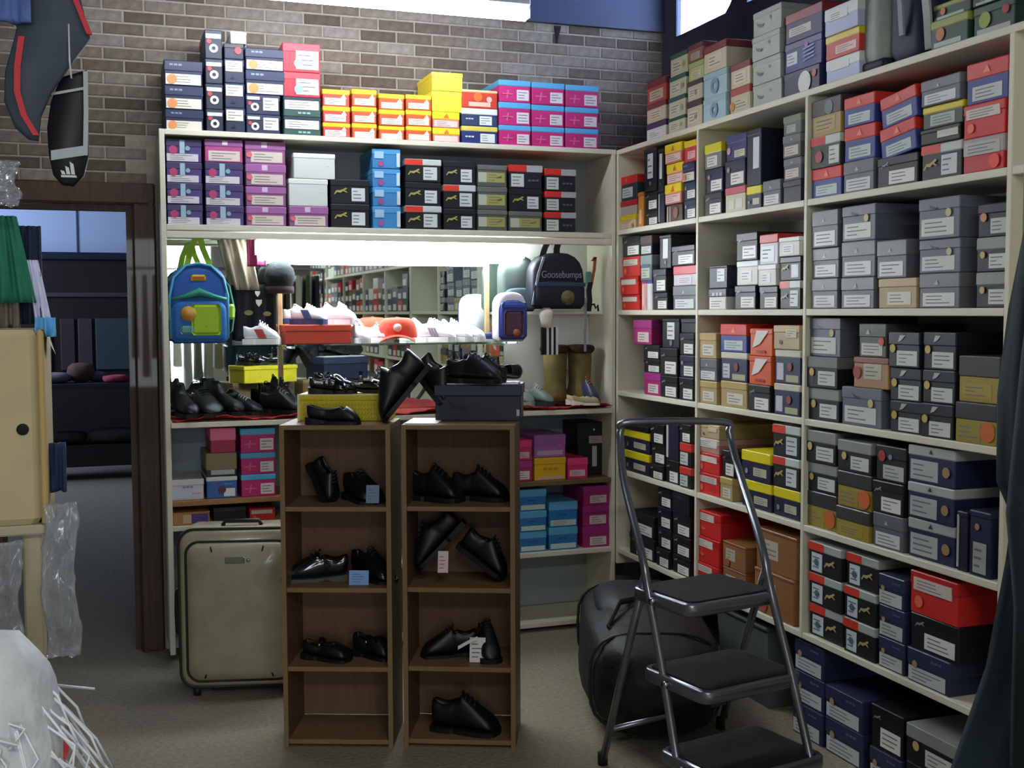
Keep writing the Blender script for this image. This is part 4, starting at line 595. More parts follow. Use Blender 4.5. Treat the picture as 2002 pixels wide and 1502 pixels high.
('back shelving,low shelf at right',2,'B',[(-0.332,-0.186,0.3774,0.1068,0.02,0.3,'skyblue',0),(-0.332,-0.186,0.4852,0.1209,0.02,0.3,'skyblue',0)]),
('back shelving,low shelf at right',3,'B',[(-0.158,-0.017,0.3774,0.0999,0.02,0.3,'magw',0),(-0.158,-0.017,0.4783,0.1019,0.02,0.3,'magw',0),(-0.158,-0.017,0.5812,0.0903,0.02,0.3,'magw',0)])]
cnt = {}
for pl, n, pln, rows in BOXES: cnt[(pl, n)] = len(rows)
for pl, n, pln, rows in BOXES:
    rows = sorted(rows, key=lambda r: (r[2], r[0]))
    jx = random.uniform(-.003, .003)
    for i, (a, b, z, h, off, dep, sty, roll) in enumerate(rows):
        desc = STY[sty][0]; p = poslab(i, len(rows))
        lab = f'{desc}, {p} in {ORD[n-1]} stack, {pl}'
        if p == 'alone': lab = f'{desc}, alone as {ORD[n-1]} stack, {pl}'
        j = random.uniform(-.006, .006)
        c = (a+b)/2; wd = b-a; yw = random.uniform(-.012, .012)
        if pln == 'R': shoebox(wd, min(dep, .30), h, sty, lab, (off-.008+j, c, z), -math.pi/2+yw, roll, 'shoe boxes '+pl)
        else: shoebox(wd, min(dep, .26), h, sty, lab, (c, off+.003+j*.5, z), yw*.5, roll, 'shoe boxes '+pl)
# ------------------------------------------------------------------ bookcases
BW = mat('#644a34', .5, noise=.14, scale=9, stretch=(7, 7, .6)); BE = mat('#7d6444', .5, noise=.1, scale=12); BB = mat('#6b5039', .6, noise=.12, scale=10, stretch=(7, 7, .6))
CZ = [.83, .55, .275]
def bookcase(label, loc, ang, wd):
    t = thing('bookcase', label, 'bookcase', loc, (0, 0, -R(ang)))
    H, D = 1.118, .26
    for x in (0, wd-.016):
        m = MB(); m.bbox((x, 0, 0), (x+.016, D, H-.016), BW, .001); m.build('side_panel', t)
        m = MB(); m.box((x, -.001, 0), (x+.016, 0, H-.016), BE); m.build('edge_band', t)
    m = MB(); m.bbox((0, -.001, H-.016), (wd, D, H), BE, .001); m.build('top_panel', t)
    m = MB(); m.box((.016, D-.006, .03), (wd-.016, D, H-.016), BB); m.build('back_panel', t)
    for z in CZ:
        m = MB(); m.bbox((.016, .004, z-.008), (wd-.016, D-.006, z+.008), BE, .001); m.build('shelf', t)
    m = MB(); m.bbox((.016, .004, .012), (wd-.016, D-.006, .028), BE, .001); m.build('shelf', t)
    return t
bookcase('brown wooden bookcase at left with black shoes on three shelves', (-1.727, -1.047, 0), 21.3, .378)
bookcase('brown wooden bookcase at right with black shoes on four shelves', (-1.336, -1.183, 0), 23.5, .386)
# ------------------------------------------------------------------ shoes
def shoe(kind, label, x, y, z, head, pitch=0, roll=0, L=.27, up_='#0f1114', so_='#0b0c0e', rough=.4, coat=0, lace=None, group=None, tagc=None, stripe=None, wide=1.0, cat='shoe', hk=1.0):
    """toe points along local +x; origin under the heel"""
    t = thing('shoe', label, cat, (x, y, z), (roll, pitch, head), group)
    t.rotation_euler = (Matrix.Rotation(head, 4, 'Z') @ Matrix.Rotation(-pitch, 4, 'Y') @ Matrix.Rotation(roll, 4, 'X')).to_euler()
    U = mat(up_, rough, coat=coat); SO = mat(so_, .6); IN = mat('#2a2825' if up_[1] in '01' else '#8a8780', .8)
    k = L/.27*wide
    heel = .022 if kind in ('oxford', 'mary', 'flat') else .016
    sth = .008 if kind in ('oxford', 'mary', 'flat') else (.020 if up_[1] not in '01' else .014)
    if kind in ('oxford', 'mary'): heel = .020
    N = 17
    def hwid(u): return k*(.030+.006*math.sin(u*3.1))*(.78+.22*min(1, u*9)) if u < .35 else k*(.031+.017*math.sin((u-.35)/.5*math.pi/2) if u < .85 else .048*max(.05, 1-((u-.85)/.152)**2)**.5)
    coll = {'sneaker': .40, 'oxford': .38, 'mary': .60, 'flat': .66, 'boot': .34}[kind]
    hh = {'sneaker': .078, 'oxford': .064, 'mary': .052, 'flat': .042, 'boot': .17}[kind]*hk
    def top(u):
        if u < coll: return hh*(1-.20*math.sin(min(1, u/coll*1.02)*math.pi)) if kind != 'boot' else hh
        s = (u-coll)/(1-coll)
        a = hh*(1.0 if kind in ('sneaker', 'oxford') else .92); b = .030 if kind != 'flat' else .026
        if kind == 'boot': a = hh*.55*max(0, 1-s*2)+.085*(1-max(0, 1-s*2))*(1-s*.5)+ (hh*.45*max(0, 1-s*8))
        v = b+(a-b)*(1-s**1.15)**1.1 if kind != 'boot' else a
        if u > .88: v *= max(.45, 1-((u-.88)/.125)**2*.6)
        return v
    z0 = lambda u: sth+(heel-sth)*max(0, 1-u/.45) if heel > sth else sth
    cols = 11; vs = []; fs = []
    for i in range(N+1):
        u = i/N; xx = u*L; hw = hwid(u); zt = top(u)+z0(u)*.6; zb = z0(u)
        for j in range(cols):
            a = math.pi*j/(cols-1); c = math.cos(a); s_ = math.sin(a)
            yy = -hw*(abs(c)**.75)*(1 if c > 0 else -1); zz = zb+(zt-zb)*s_**.65
            if u <= coll and .03 < u and 3 <= j <= cols-4: zz = zb+.012; yy *= .9
            elif u <= coll and .03 < u and j in (2, cols-3): yy = (-1 if c > 0 else 1)*hw*.62; zz = zt
            elif u <= coll and j in (1, cols-2) and u > .03: yy = (-1 if c > 0 else 1)*hw*.92; zz = zb+(zt-zb)*.6
            vs.append((xx, yy, zz))
    for i in range(N):
        for j in range(cols-1): fs.append((i*cols+j, (i+1)*cols+j, (i+1)*cols+j+1, i*cols+j+1))
        fs.append((i*cols+cols-1, (i+1)*cols+cols-1, (i+1)*cols, i*cols))
    fs += [tuple(range(cols)), tuple(N*cols+j for j in range(cols-1, -1, -1))]
    m = MB(); m.add(vs, fs, U, True); o = fixn(m.build('upper', t)); sub(o, 1)
    m = MB(); vs = []; fs = []
    for i in range(N+1):
        u = i/N; hw = hwid(u)*1.07+.001; zz = z0(u)+.003; zl = 0 if not (heel > sth and u > .28) else max(0, z0(u)-sth)
        x_ = u*L*1.02-.003
        vs += [(x_, -hw, zl), (x_, hw, zl), (x_, hw, zz), (x_, -hw, zz)]
    for i in range(N):
        for j in range(4): fs.append((i*4+j, i*4+(j+1)%4, i*4+4+(j+1)%4, i*4+4+j))
    fs += [(3,2,1,0), (N*4, N*4+1, N*4+2, N*4+3)]
    m.add(vs, fs, SO); fixn(m.build('sole', t))
    m = MB(); m.box((.02*k, -.02*k, z0(.2)+.012), (coll*L-.005, .02*k, z0(.2)+.016), IN); m.build('insole', t)
    if kind in ('sneaker', 'oxford') and lace != '':
        m = MB(); lc = mat(lace or '#1c1d21', .7)
        for i in range(4 if kind == 'sneaker' else 3):
            u = coll+.05+i*.065; zz = z0(u)*.9+top(u)*.98; hw = hwid(u)*.5
            m.tube([(u*L, -hw, zz-.008), (u*L, -hw*.4, zz+.001), (u*L, hw*.4, zz+.001), (u*L, hw, zz-.008)], .0026, lc, 6)
        m.build('laces', t)
    if kind == 'mary':
        m = MB(); u = .38; hw = hwid(u)
        m.strap([(u*L, -hw*.98, .035), (u*L, -hw*.75, .062), (u*L, 0, .075), (u*L, hw*.75, .062), (u*L, hw*.98, .035)], (.014, 0, 0), (0, 0, .003), U); m.build('strap', t)
        m = MB(); m.cyl((u*L, -hw*.8, .055), (u*L, -hw*.8-.004, .056), .007, mat('#8c8c88', .3, metal=1), 8); m.build('buckle', t)
    if stripe:
        m = MB(); sm_ = mat(stripe, .5)
        for sgn in (-1, 1):
            for i in range(3):
                u = .42+i*.075; hw = hwid(u)*1.03
                m.add([(u*L, sgn*hw, z0(u)+.006), (u*L+.012, sgn*hw, z0(u)+.006), (u*L-.008, sgn*hw*.86, z0(u)+.045), (u*L-.020, sgn*hw*.86, z0(u)+.045)], [(0,1,2,3)], sm_)
        m.build('stripes', t)
    return t
HR = R(-21); HL = R(159)
G1 = 'black shoes in the bookcases'
shoe('sneaker', 'black lace-up shoe stood steeply toe-down in top cell of left bookcase', -1.610, -.925, .96, R(-45), pitch=R(-56), L=.165, wide=1.25, rough=.35, group=G1)
shoe('oxford', 'black shoe with blue-grey card, facing forward, top cell of left bookcase', -1.470, -.925, .838, R(-70), L=.19, wide=1.5, group=G1, hk=1.7)
shoe('oxford', 'glossy black dress shoe pointing left, second cell of left bookcase', -1.485, -.995, .558, R(163), L=.235, rough=.12, coat=.8, so_='#4a4b4e', group=G1, hk=1.65, wide=1.1)
shoe('oxford', 'black dress shoe facing forward beside blue card, second cell of left bookcase', -1.455, -.945, .558, R(-60), L=.20, rough=.25, coat=.3, group=G1, hk=1.8, wide=1.2)
shoe('mary', 'flat black strap shoe lying across third cell of left bookcase', -1.640, -.955, .283, R(-34), L=.18, wide=1.35, hk=1.3, group=G1)
shoe('mary', 'black strap shoe with grey insole, third cell of left bookcase', -1.462, -.975, .283, R(-48), L=.165, wide=1.3, group=G1, hk=1.7)
shoe('sneaker', 'chunky black trainer at left, top cell of right bookcase', -1.265, -1.03, .838, R(-42), L=.205, wide=1.4, hk=1.6, group=G1)
shoe('sneaker', 'chunky black trainer at right, top cell of right bookcase', -1.125, -1.085, .838, R(-34), L=.205, wide=1.35, hk=1.5, group=G1)
shoe('sneaker', 'black trainer with pink and white card leaning up at left, second cell, right bookcase', -1.093, -1.13, .752, R(158), pitch=R(-46), roll=0, L=.235, wide=1.2, hk=1.4, group=G1)
shoe('sneaker', 'black trainer leaning toe-down at right, second cell of right bookcase', -1.125, -1.130, .675, R(-30), pitch=R(-34), L=.20, wide=1.3, hk=1.35, group=G1)
shoe('oxford', 'black laced shoe with white swing tag pointing left, third cell of right bookcase', -1.055, -1.135, .283, R(166), L=.20, hk=1.7, wide=1.2, group=G1)
shoe('sneaker', 'black shoe behind the white swing tag, third cell of right bookcase', -1.025, -1.10, .283, R(-95), L=.17, hk=1.7, wide=1.2, group=G1)
shoe('sneaker', 'large black trainer pointing right in bottom cell of right bookcase', -1.215, -1.115, .028, R(-32), L=.245, hk=1.75, wide=1.3, group=G1)
# cards and tags
def card(name, label, loc, rz, w_, h_, c, tilt=0, rough=.4, marks=None):
    m = MB(); m.box((-w_/2, 0, 0), (w_/2, .002, h_), mat(c, rough))
    for i in range(4): m.box((-w_*.36, -.0006, h_*(.2+.17*i)), (w_*(.05+.3*((i*7) % 3)/3), 0, h_*(.2+.17*i)+h_*.04), mat(marks or '#5b6c88', .6))
    o = m.build(name); o.location = loc; o.rotation_euler = (tilt, 0, rz); return tag(o, label, 'tag')
card('price_card', 'blue-grey card in the black shoe, top cell of left bookcase', (-1.425, -1.125, .846), HR, .045, .062, '#6c86a0', R(-12))
card('price_card', 'bright blue card between the shoes, second cell of left bookcase', (-1.470, -1.095, .5585), HR, .068, .050, '#7ba4dc', R(-10))
card('price_card', 'pink and white card on the leaning trainer, second cell of right bookcase', (-1.195, -1.19, .60), HR, .036, .075, '#cfc0c2', R(-20), marks='#b05070')
card('swing_tag', 'white swing tag hanging from the laced shoe, third cell of right bookcase', (-1.085, -1.232, .285), R(-24), .055, .085, '#dfe0dc', R(-10))
m = MB(); m.strap([(-1.150, -1.215, .338), (-1.115, -1.225, .358), (-1.085, -1.235, .372)], (0, 0, .012), (0, .002, 0), mat('#dfe0dc', .5)); tag(m.build('tag_string'), 'white folded string of the swing tag on the laced shoe', 'string')
# ---- on top of the bookcases
ZT = 1.1185
t = thing('shoe_box', 'yellow patterned shoe box with pale rim on top of left bookcase', 'box', (-1.488, -.968, ZT), (0, 0, HR))
YB = mat('#cdbb22', .5, noise=.12, scale=120)
m = MB(); m.bbox((-.160, 0, 0), (.160, .17, .072), YB, .002); m.build('body', t)
m = MB(); m.bbox((-.164, -.003, .072), (.164, .174, .092), YB, .002); m.build('lid', t)
m = MB(); m.box((-.165, -.0045, .089), (.165, -.003, .0935), mat('#d9d5a6', .5)); m.box((-.165, -.0045, 0), (-.158, -.003, .089), mat('#d9d5a6', .5)); m.build('rim', t)
m = MB()
for i in range(26):
    for j in range(4): m.add([(-.145+i*.0113, -.0036, .004+j*.016), (-.143+i*.0113, -.0036, .004+j*.016), (-.137+i*.0113, -.0036, .014+j*.016), (-.139+i*.0113, -.0036, .014+j*.016)], [(0,1,2,3)], mat('#9a8a1c', .6))
m.build('dots', t)['kind'] = 'stuff'
shoe('flat', 'flat black slip-on shoe in front of the yellow box on left bookcase', -1.632, -1.045, ZT, R(-21), L=.185, wide=1.05, hk=1.7, up_='#0e1016')
shoe('mary', 'black patent shoe at left on the yellow shoe box', -1.560, -.80, ZT+.094, R(-60), L=.17, up_='#101319', rough=.12, coat=.8, hk=1.5)
shoe('mary', 'black patent shoe at right on the yellow shoe box', -1.47, -.895, ZT+.094, R(-14), L=.15, up_='#101319', rough=.10, coat=.9)
shoe('oxford', 'silver-buckled black shoe at back of the yellow shoe box', -1.60, -.90, ZT+.094, R(-5), L=.17, up_='#14171c', rough=.12, coat=.9)
shoe('sneaker', 'tall black trainer stood on its toe leaning between the two bookcases', -1.210, -1.12, 1.308, R(163), pitch=R(-50), L=.25, wide=1.5, hk=1.75, up_='#10131a', stripe=None)
shoe('sneaker', 'black trainer stood behind the leaning one on right bookcase', -1.255, -1.0, 1.30, R(-32), pitch=R(-48), L=.19, wide=1.3, hk=1.4, up_='#12161a')
t = thing('shoe_box', 'large dark navy shoe box on top of right bookcase', 'box', (-1.052, -1.150, ZT), (0, 0, R(-23)))
NB = mat('#252c3e', .35, noise=.15, scale=12)
m = MB(); m.bbox((-.150, 0, 0), (.150, .19, .088), NB, .003); m.build('body', t)
m = MB(); m.bbox((-.154, -.003, .088), (.154, .194, .126), mat('#30384e', .35, noise=.1, scale=12), .003); m.build('lid', t)
m = MB(); m.box((.136, -.004, .018), (.146, -.001, .04), mat('#c8ccd0', .5)); m.build('sticker', t)
m = MB(); prints(m, [('arc', .3, .55, .3, '#151a28')], .3, .1, -.0036); m.build('logo', t)
m = MB(); 
m.box((-.13, .01, 0), (.14, .17, .003), mat('#eceef2', .5)); o = m.build('tissue_paper'); o.location = (-1.052, -1.150, ZT+.1275); o.rotation_euler = (0, 0, R(-23)); tag(o, 'white tissue paper under the shoes on the navy shoe box', 'paper')
shoe('sneaker', 'black sandal-like shoe at left on the navy shoe box', -1.135, -1.06, ZT+.131, R(-38), L=.20, pitch=0, up_='#14171a', wide=1.2, hk=1.35)
shoe('mary', 'black shoe lying on its side at right on the navy shoe box', -1.00, -1.06, ZT+.165, R(-5), roll=R(75), L=.14, up_='#17161b')
shoe('sneaker', 'black shoe tilted against the pair on the navy shoe box', -1.085, -1.045, ZT+.17, R(-28), pitch=R(-14), L=.17, up_='#15181c')
m = MB(); m.box((-.056, 0, 0), (.056, .12, .002), mat('#f0eee6', .5)); o = m.build('paper_sheet'); o.location = (-1.270, -1.195, ZT+.001); o.rotation_euler = (0, 0, R(-23)); tag(o, 'blank white sheet beside the navy box on right bookcase', 'paper')
# ------------------------------------------------------------------ display counter
ZC = BZ[2]+T
def cloth(x0, x1, label, seed):
    rr = random.Random(seed); bm = bmesh.new(); nx, ny = 60, 10; g = []
    ph = [rr.uniform(0, 6) for _ in range(4)]
    for i in range(nx+1):
        for j in range(ny+1):
            x = x0+(x1-x0)*i/nx; y = -.028+.30*j/ny; fr = max(0, 1-j/3)
            z = .004+.018*fr*(.5+.5*math.sin(x*17+ph[0])) + .006*abs(math.sin(x*41+ph[1]+j))*(.3+fr)
            g.append(bm.verts.new((x, y+.006*math.sin(x*23+ph[2])*fr*0, ZC+z)))
    for i in range(nx):
        for j in range(ny): bm.faces.new((g[i*(ny+1)+j], g[(i+1)*(ny+1)+j], g[(i+1)*(ny+1)+j+1], g[i*(ny+1)+j+1]))
    me = bpy.data.meshes.new('cloth'); bm.to_mesh(me); bm.free(); me.materials.append(mat('#a81f24', .7, noise=.1, scale=30))
    for p in me.polygons: p.use_smooth = True
    o = bpy.data.objects.new('display_cloth', me); COL.objects.link(o); md = o.modifiers.new('s', 'SOLIDIFY'); md.thickness = .004; md.offset = -1
    return tag(o, label, 'cloth')
cloth(-2.02, -1.50, 'crumpled red cloth under the black shoes on the counter, left end', 3)
cloth(-1.20, -.03, 'crumpled red cloth along the right end of the mirrored counter', 5)
ZC2 = ZC+.018
G2 = 'black shoes on the mirrored counter'
shoe('boot', 'black ankle boot at far left of the mirrored counter', -2.005, .16, ZC2, R(-70), L=.21, up_='#16171c', group=G2)
shoe('sneaker', 'bulky black shoe second from left on the mirrored counter', -1.93, .21, ZC2, R(-70), L=.25, wide=1.2, hk=1.5, group=G2, up_='#15171a')
shoe('boot', 'tall black ankle boot third from left on the mirrored counter', -1.87, .20, ZC2, R(-52), L=.23, group=G2, up_='#141518')
shoe('sneaker', 'black shoe with silver toe laces on the counter beside tall boot', -1.80, .15, ZC2, R(-42), L=.20, wide=1.1, lace='#aeb4ba', group=G2, up_='#15171b')
shoe('sneaker', 'black sandal with silver bands near the yellow box on the counter', -1.64, .14, ZC2, R(-38), pitch=0, L=.2, hk=1.4, wide=1.1, lace='#8d9298', group=G2, up_='#14161b')
shoe('sneaker', 'low black shoe stood upright against the mirror behind the yellow box', -1.62, .20, ZC2+.0, R(-20), L=.17, hk=1.9, group=G2, up_='#14161b')
shoe('sneaker', 'grey trainer behind the navy shoe box on the counter', -.52, .16, ZC2, R(-62), L=.20, up_='#8d9790', so_='#9aa29c', hk=1.2, lace='#c8ccc6')
shoe('sneaker', 'grey and teal trainer left of the brown boots', -.43, .13, ZC2, R(-60), L=.19, up_='#7c8c86', so_='#2e3836', hk=1.1, lace='#d0d4cf')
shoe('flat', 'small pale gold ballet shoe in front of the brown boots', -.235, .045, ZC2, R(-20), L=.13, up_='#cfc39a', so_='#e6e2d2', wide=.9)
shoe('flat', 'white rimmed ballet shoe beside the pale gold one', -.225, -.005, ZC2, R(-15), L=.13, up_='#b9ae84', so_='#efece0', wide=.9)
shoe('sneaker', 'small navy shoe with brown tongue at right end of counter', -.135, .14, ZC2, R(-75), L=.15, up_='#38405a', so_='#20242e', hk=1.5, lace='#a8683c')
# brown boots, two
for i, (bx, by) in enumerate(((-.245, .17), (-.125, .15))):
    t = thing('boot', ('olive brown sheepskin boot, left one of the pair on the counter', 'olive brown sheepskin boot, right one of the pair on the counter')[i], 'boot', (bx, by, ZC2), (0, 0, R(8)), 'sheepskin boots')
    SU = mat('#6f6238', .85, noise=.2, scale=25, bump=.3); FU = mat('#3c2c16', .95, noise=.45, scale=60, bump=1)
    m = MB(); N = 16; rings = []
    for z_, rx, ry, ox, oy in ((.012,.050,.078,0,.008),(.04,.052,.08,0,.008),(.065,.048,.062,0,.0),(.10,.046,.050,0,-.004),(.17,.050,.053,0,-.004),(.235,.052,.054,0,-.004)):
        rings.append([(ox+rx*math.cos(2*math.pi*k/N), oy+ry*math.sin(2*math.pi*k/N), z_) for k in range(N)])
    vs = [p for r_ in rings for p in r_]; fs = [(a*N+k, a*N+(k+1)%N, (a+1)*N+(k+1)%N, (a+1)*N+k) for a in range(5) for k in range(N)]+[tuple(range(N-1,-1,-1)), tuple(5*N+k for k in range(N))]
    m.add(vs, fs, SU, True); m.build('shaft', t)
    m = MB(); vs = []; rr = random.Random(i); NR = 5
    for a in range(NR):
        q = a/(NR-1)*math.pi
        for k in range(N):
            th = 2*math.pi*k/N; b = .012*math.sin(q)+rr.uniform(0, .005); z_ = .228+.045*(a/(NR-1))
            vs.append(((.052+b)*math.cos(th), -.004+(.055+b)*math.sin(th), z_))
    fs = [(a*N+k, a*N+(k+1)%N, (a+1)*N+(k+1)%N, (a+1)*N+k) for a in range(NR-1) for k in range(N)]+[tuple(range(N-1,-1,-1)), tuple((NR-1)*N+k for k in range(N))]
    m.add(vs, fs, FU, True); sub(m.build('fur_cuff', t), 1)
    m = MB(); m.cyl((0, .008, 0), (0, .008, .014), .05, mat('#3c3220', .8), 16); o = m.build('sole', t); o.scale = (1.06, 1.6, 1); t.scale = (1.12, 1.1, 1.03)
# sock with a rounded white head, hanging over the small shelf
t = thing('sports_sock', 'white-topped sock with black and white stripes hanging by the brown boots', 'sock', (-.345, .02, 1.30))
m = MB(); m.tube([(0,0,.125),(0,0,.15),(0,0,.185),(0,0,.205),(0,0,.218)], 0, mat('#eae6da', .8), 14, rs=[.022,.026,.034,.032,.016]); m.build('toe', t)
m = MB()
for i in range(7):
    m.box((-.026+i*.0115, -.012, 0), (-.026+i*.0115+.0115, .006, .128), mat('#15171c' if i < 2 or i % 2 else '#dfe2e2', .8))
m.build('striped_leg', t)
# things on the glass shelf
ZG = 1.3635
WH = '#e9ecf2'; GW_ = 'white trainers on the glass shelf'
shoe('sneaker', 'white trainer with red heel at left end of glass shelf', -1.715, .10, ZG, R(-12), L=.16, up_=WH, so_='#f2f2ee', lace='#c8ccd0', hk=1.15, wide=1.1, stripe='#b83c3c', group=GW_)
t = thing('shoe_box', 'plain orange-red shoe box on the glass shelf under white trainers', 'box', (-1.397, .06, ZG))
m = MB(); m.bbox((-.143, 0, 0), (.143, .17, .055), mat('#c8442e', .5), .002); m.build('body', t)
m = MB(); m.bbox((-.146, -.003, .055), (.146, .173, .082), mat('#cf4a34', .5), .002); m.build('lid', t)
shoe('sneaker', 'white and navy trainer at left on the orange-red box', -1.50, .155, ZG+.083, R(-28), L=.165, up_=WH, so_='#2c3c6c', lace='#dfe2e8', hk=1.0, wide=1.15, stripe='#3c4c74', group=GW_)
shoe('sneaker', 'white and pink trainer at right on the orange-red box', -1.345, .17, ZG+.083, R(-35), L=.15, up_='#eee6e6', so_='#e8e4ea', lace='#e6dfe4', hk=1.1, wide=1.15, group=GW_)
shoe('sneaker', 'small white trainer right beside the orange-red box', -1.235, .14, ZG, R(-75), L=.15, up_=WH, so_='#ececec', lace='#d8b8c0', hk=1.2, group=GW_)
shoe('sneaker', 'white trainer with green lace left of the red cap', -1.17, .15, ZG, R(-60), L=.17, up_=WH, so_='#eef0ee', lace='#6f8c80', hk=1.0, group=GW_)
shoe('sneaker', 'white trainer with grey stripes right of the red cap', -.925, .16, ZG, R(-38), L=.19, up_=WH, so_='#e8ecec', lace='#dfe2e6', hk=1.2, wide=1.1, stripe='#6c7480', group=GW_)
shoe('sneaker', 'white trainer second right of the red cap', -.84, .17, ZG, R(-40), L=.19, up_='#eef0f2', so_='#f2f2f2', hk=1.2, lace='#e8eaee', group=GW_)
shoe('sneaker', 'white trainer third right of the red cap', -.765, .17, ZG, R(-45), L=.18, up_='#f0f0f0', so_='#f2f2f2', hk=1.1, lace='#eceef0', group=GW_)
shoe('flat', 'small navy and white shoe at right end of glass shelf', -.665, .10, ZG, R(-12), L=.12, up_='#2f3c72', so_='#dcdce4', wide=.8, hk=1.1)
# red cap
t = thing('baseball_cap', 'orange-red baseball cap with white front patch on the glass shelf', 'cap', (-1.048, .045, ZG+.001), (R(0), 0, R(-12))); t.scale = (1.05, 1.0, 1.02)
RC = mat('#e04a34', .75, noise=.08, scale=40)
m = MB(); N = 20; rings = []
for q in range(7):
    a = q/6*math.pi/2; r_ = math.cos(a)**.38 if q < 6 else .05
    rings.append([(.085*r_*math.cos(2*math.pi*k/N), .07*r_*math.sin(2*math.pi*k/N), .022+.088*math.sin(a)) for k in range(N)])
vs = [p for r_ in rings for p in r_]; fs = [(a*N+k, a*N+(k+1)%N, (a+1)*N+(k+1)%N, (a+1)*N+k) for a in range(6) for k in range(N)]+[tuple(6*N+k for k in range(N))]
m.add(vs, fs, RC, True); m.build('crown', t)
m = MB(); vs = []; fs = []
for i in range(11):
    s = i/10*2-1; x = .075*s; z = .026-.026*s*s+.0
    vs += [(x, -.055*math.sqrt(max(0,1-s*s*.7)), z+.010), (x*1.02, -.055*math.sqrt(max(0,1-s*s*.7))-.060*math.sqrt(max(.02,1-s*s)), z), (x*1.02, -.055*math.sqrt(max(0,1-s*s*.7))-.060*math.sqrt(max(.02,1-s*s)), z+.003), (x, -.055*math.sqrt(max(0,1-s*s*.7)), z+.013)]
for i in range(10):
    for j in range(4): fs.append((i*4+j, i*4+(j+1)%4, i*4+4+(j+1)%4, i*4+4+j))
m.add(vs, fs, RC, True); fixn(m.build('brim', t))
m = MB(); m.cyl((0, -.066, .066), (0, -.073, .066), .018, mat('#f4e4da', .6), 14); m.build('patch', t)
m = MB(); m.cyl((0, 0, .109), (0, 0, .113), .006, RC, 8); m.build('button', t)
# ------------------------------------------------------------------ backpacks
def pack(name, label, loc, W, H, D, body, front, rot=(0,0,0), pocket=.42, cat='backpack', round_=.5):
    t = thing(name, label, cat, loc, rot)
    def shell(w_, h_, d0, d1, z0, rtop, mt, nm):
        pts = []
        n = 10; rx = w_/2; rz = min(h_*rtop, w_/2)
        pts += [(-w_/2+.015, z0), (w_/2-.015, z0), (w_/2, z0+.015)]
        for k in range(n+1):
            a = math.pi*k/n; c = math.cos(a); s_ = math.sin(a)
            pts.append((rx*abs(c)**.8*(1 if c >= 0 else -1), z0+h_-rz+rz*s_**.8))
        pts.append((-w_/2, z0+.015))
        n_ = len(pts); cx, cz = 0, z0+h_/2
        rings = [(d1, .93), (d1-.0, 1.0), (d0+.012, 1.0), (d0, .93)]
        vs = []
        for y, s in rings: vs += [(cx+(p[0]-cx)*s, y if s == 1 else y+(.0 if y == d1 else 0), cz+(p[1]-cz)*s) for p in pts]
        vs2 = []
        for idx, (y, s) in enumerate(((d1, .97), (d1-.01, 1.0), (d0+.018, 1.0), (d0+.004, .95), (d0, .80))):
            vs2 += [(cx+(p[0]-cx)*s, y, cz+(p[1]-cz)*s) for p in pts]
        fs = [(a*n_+k, a*n_+(k+1)%n_, (a+1)*n_+(k+1)%n_, (a+1)*n_+k) for a in range(4) for k in range(n_)]
        fs += [tuple(range(n_)), tuple(4*n_+k for k in range(n_-1, -1, -1))]
        m = MB(); m.add(vs2, fs, mt, True); return fixn(m.build(nm, t))
    shell(W, H, 0, D, 0, round_, body, 'body')
    shell(W*.96, H*pocket, -.022, .004, .008, .3, front, 'front_pocket')
    return t, shell
kp, sh = pack('backpack', "child's blue backpack with lime green trim hanging at left of the display", (-1.902, .02, 1.372), .235, .335, .10, mat('#2458a8', .6, noise=.1, scale=15), mat('#2a6ab4', .6, noise=.1, scale=15), pocket=.55)
LG = mat('#8fb82a', .6); TG = mat('#2f8f78', .6)
m = MB(); m.tube([(-.116, -.001, .02), (-.118, -.001, .20), (-.10, -.001, .275), (-.05, -.001, .325), (0, -.001, .335), (.05, -.001, .325), (.10, -.001, .275), (.118, -.001, .20), (.116, -.001, .02)], .005, mat('#5cb0d0', .5), 8); m.build('piping', kp)
m = MB(); m.tube([(-.112, -.012, .185), (-.06, -.018, .196), (0, -.02, .215), (.06, -.018, .196), (.112, -.012, .185)], .008, TG, 8, rs=[.006,.010,.018,.010,.006]); m.build('pocket_flap', kp)
m = MB(); m.bbox((-.035, -.028, .035), (.085, -.018, .165), mat('#9bc020', .6), .012); m.cyl((-.045, -.022, .125), (-.045, -.029, .125), .032, mat('#d09a48', .6), 14); m.bbox((-.08, -.027, .04), (.03, -.018, .075), mat('#5c9a9c', .6), .008); m.build('applique', kp)
m = MB(); m.bbox((-.032, -.005, .262), (.030, .003, .288), mat('#c8a832', .6), .006); m.box((-.024, -.0065, .270), (.022, -.004, .279), mat('#b8502c', .6)); m.build('badge', kp)
m = MB(); m.strap([(-.045, .03, .325), (-.03, .02, .39), (-.005, .015, .45), (.008, .015, .455), (.02, .02, .40), (.05, .03, .325)], (.026, 0, 0), (0, .004, 0), LG); m.build('hanging_strap', kp)
for sx in (-1, 1):
    m = MB(); m.strap([(sx*.085, .10, .31), (sx*.135, .09, .24), (sx*.152, .07, .14), (sx*.14, .07, .05), (sx*.118, .08, .03)], (.006*sx, .03, 0), (.004, 0, 0), TG); m.build('shoulder_strap', kp)
    m = MB(); m.bbox((sx*.128-.016, .0, .10), (sx*.128+.018, .05, .165), LG, .01); m.build('side_pocket', kp)
gp, sh = pack('backpack', 'black backpack lettered Goosebumps hanging right of the fluorescent tube', (-.285, .01, 1.512), .262, .262, .10, mat('#161c26', .65, noise=.15, scale=15), mat('#1a2030', .65, noise=.12, scale=15), pocket=.47, round_=.55)
gt = textm(gp, 'Goosebumps', .046, (.012, -.0035, .158), (R(90), 0, 0), mat('#8e88a8', .6), ext=.002, sx=.82)
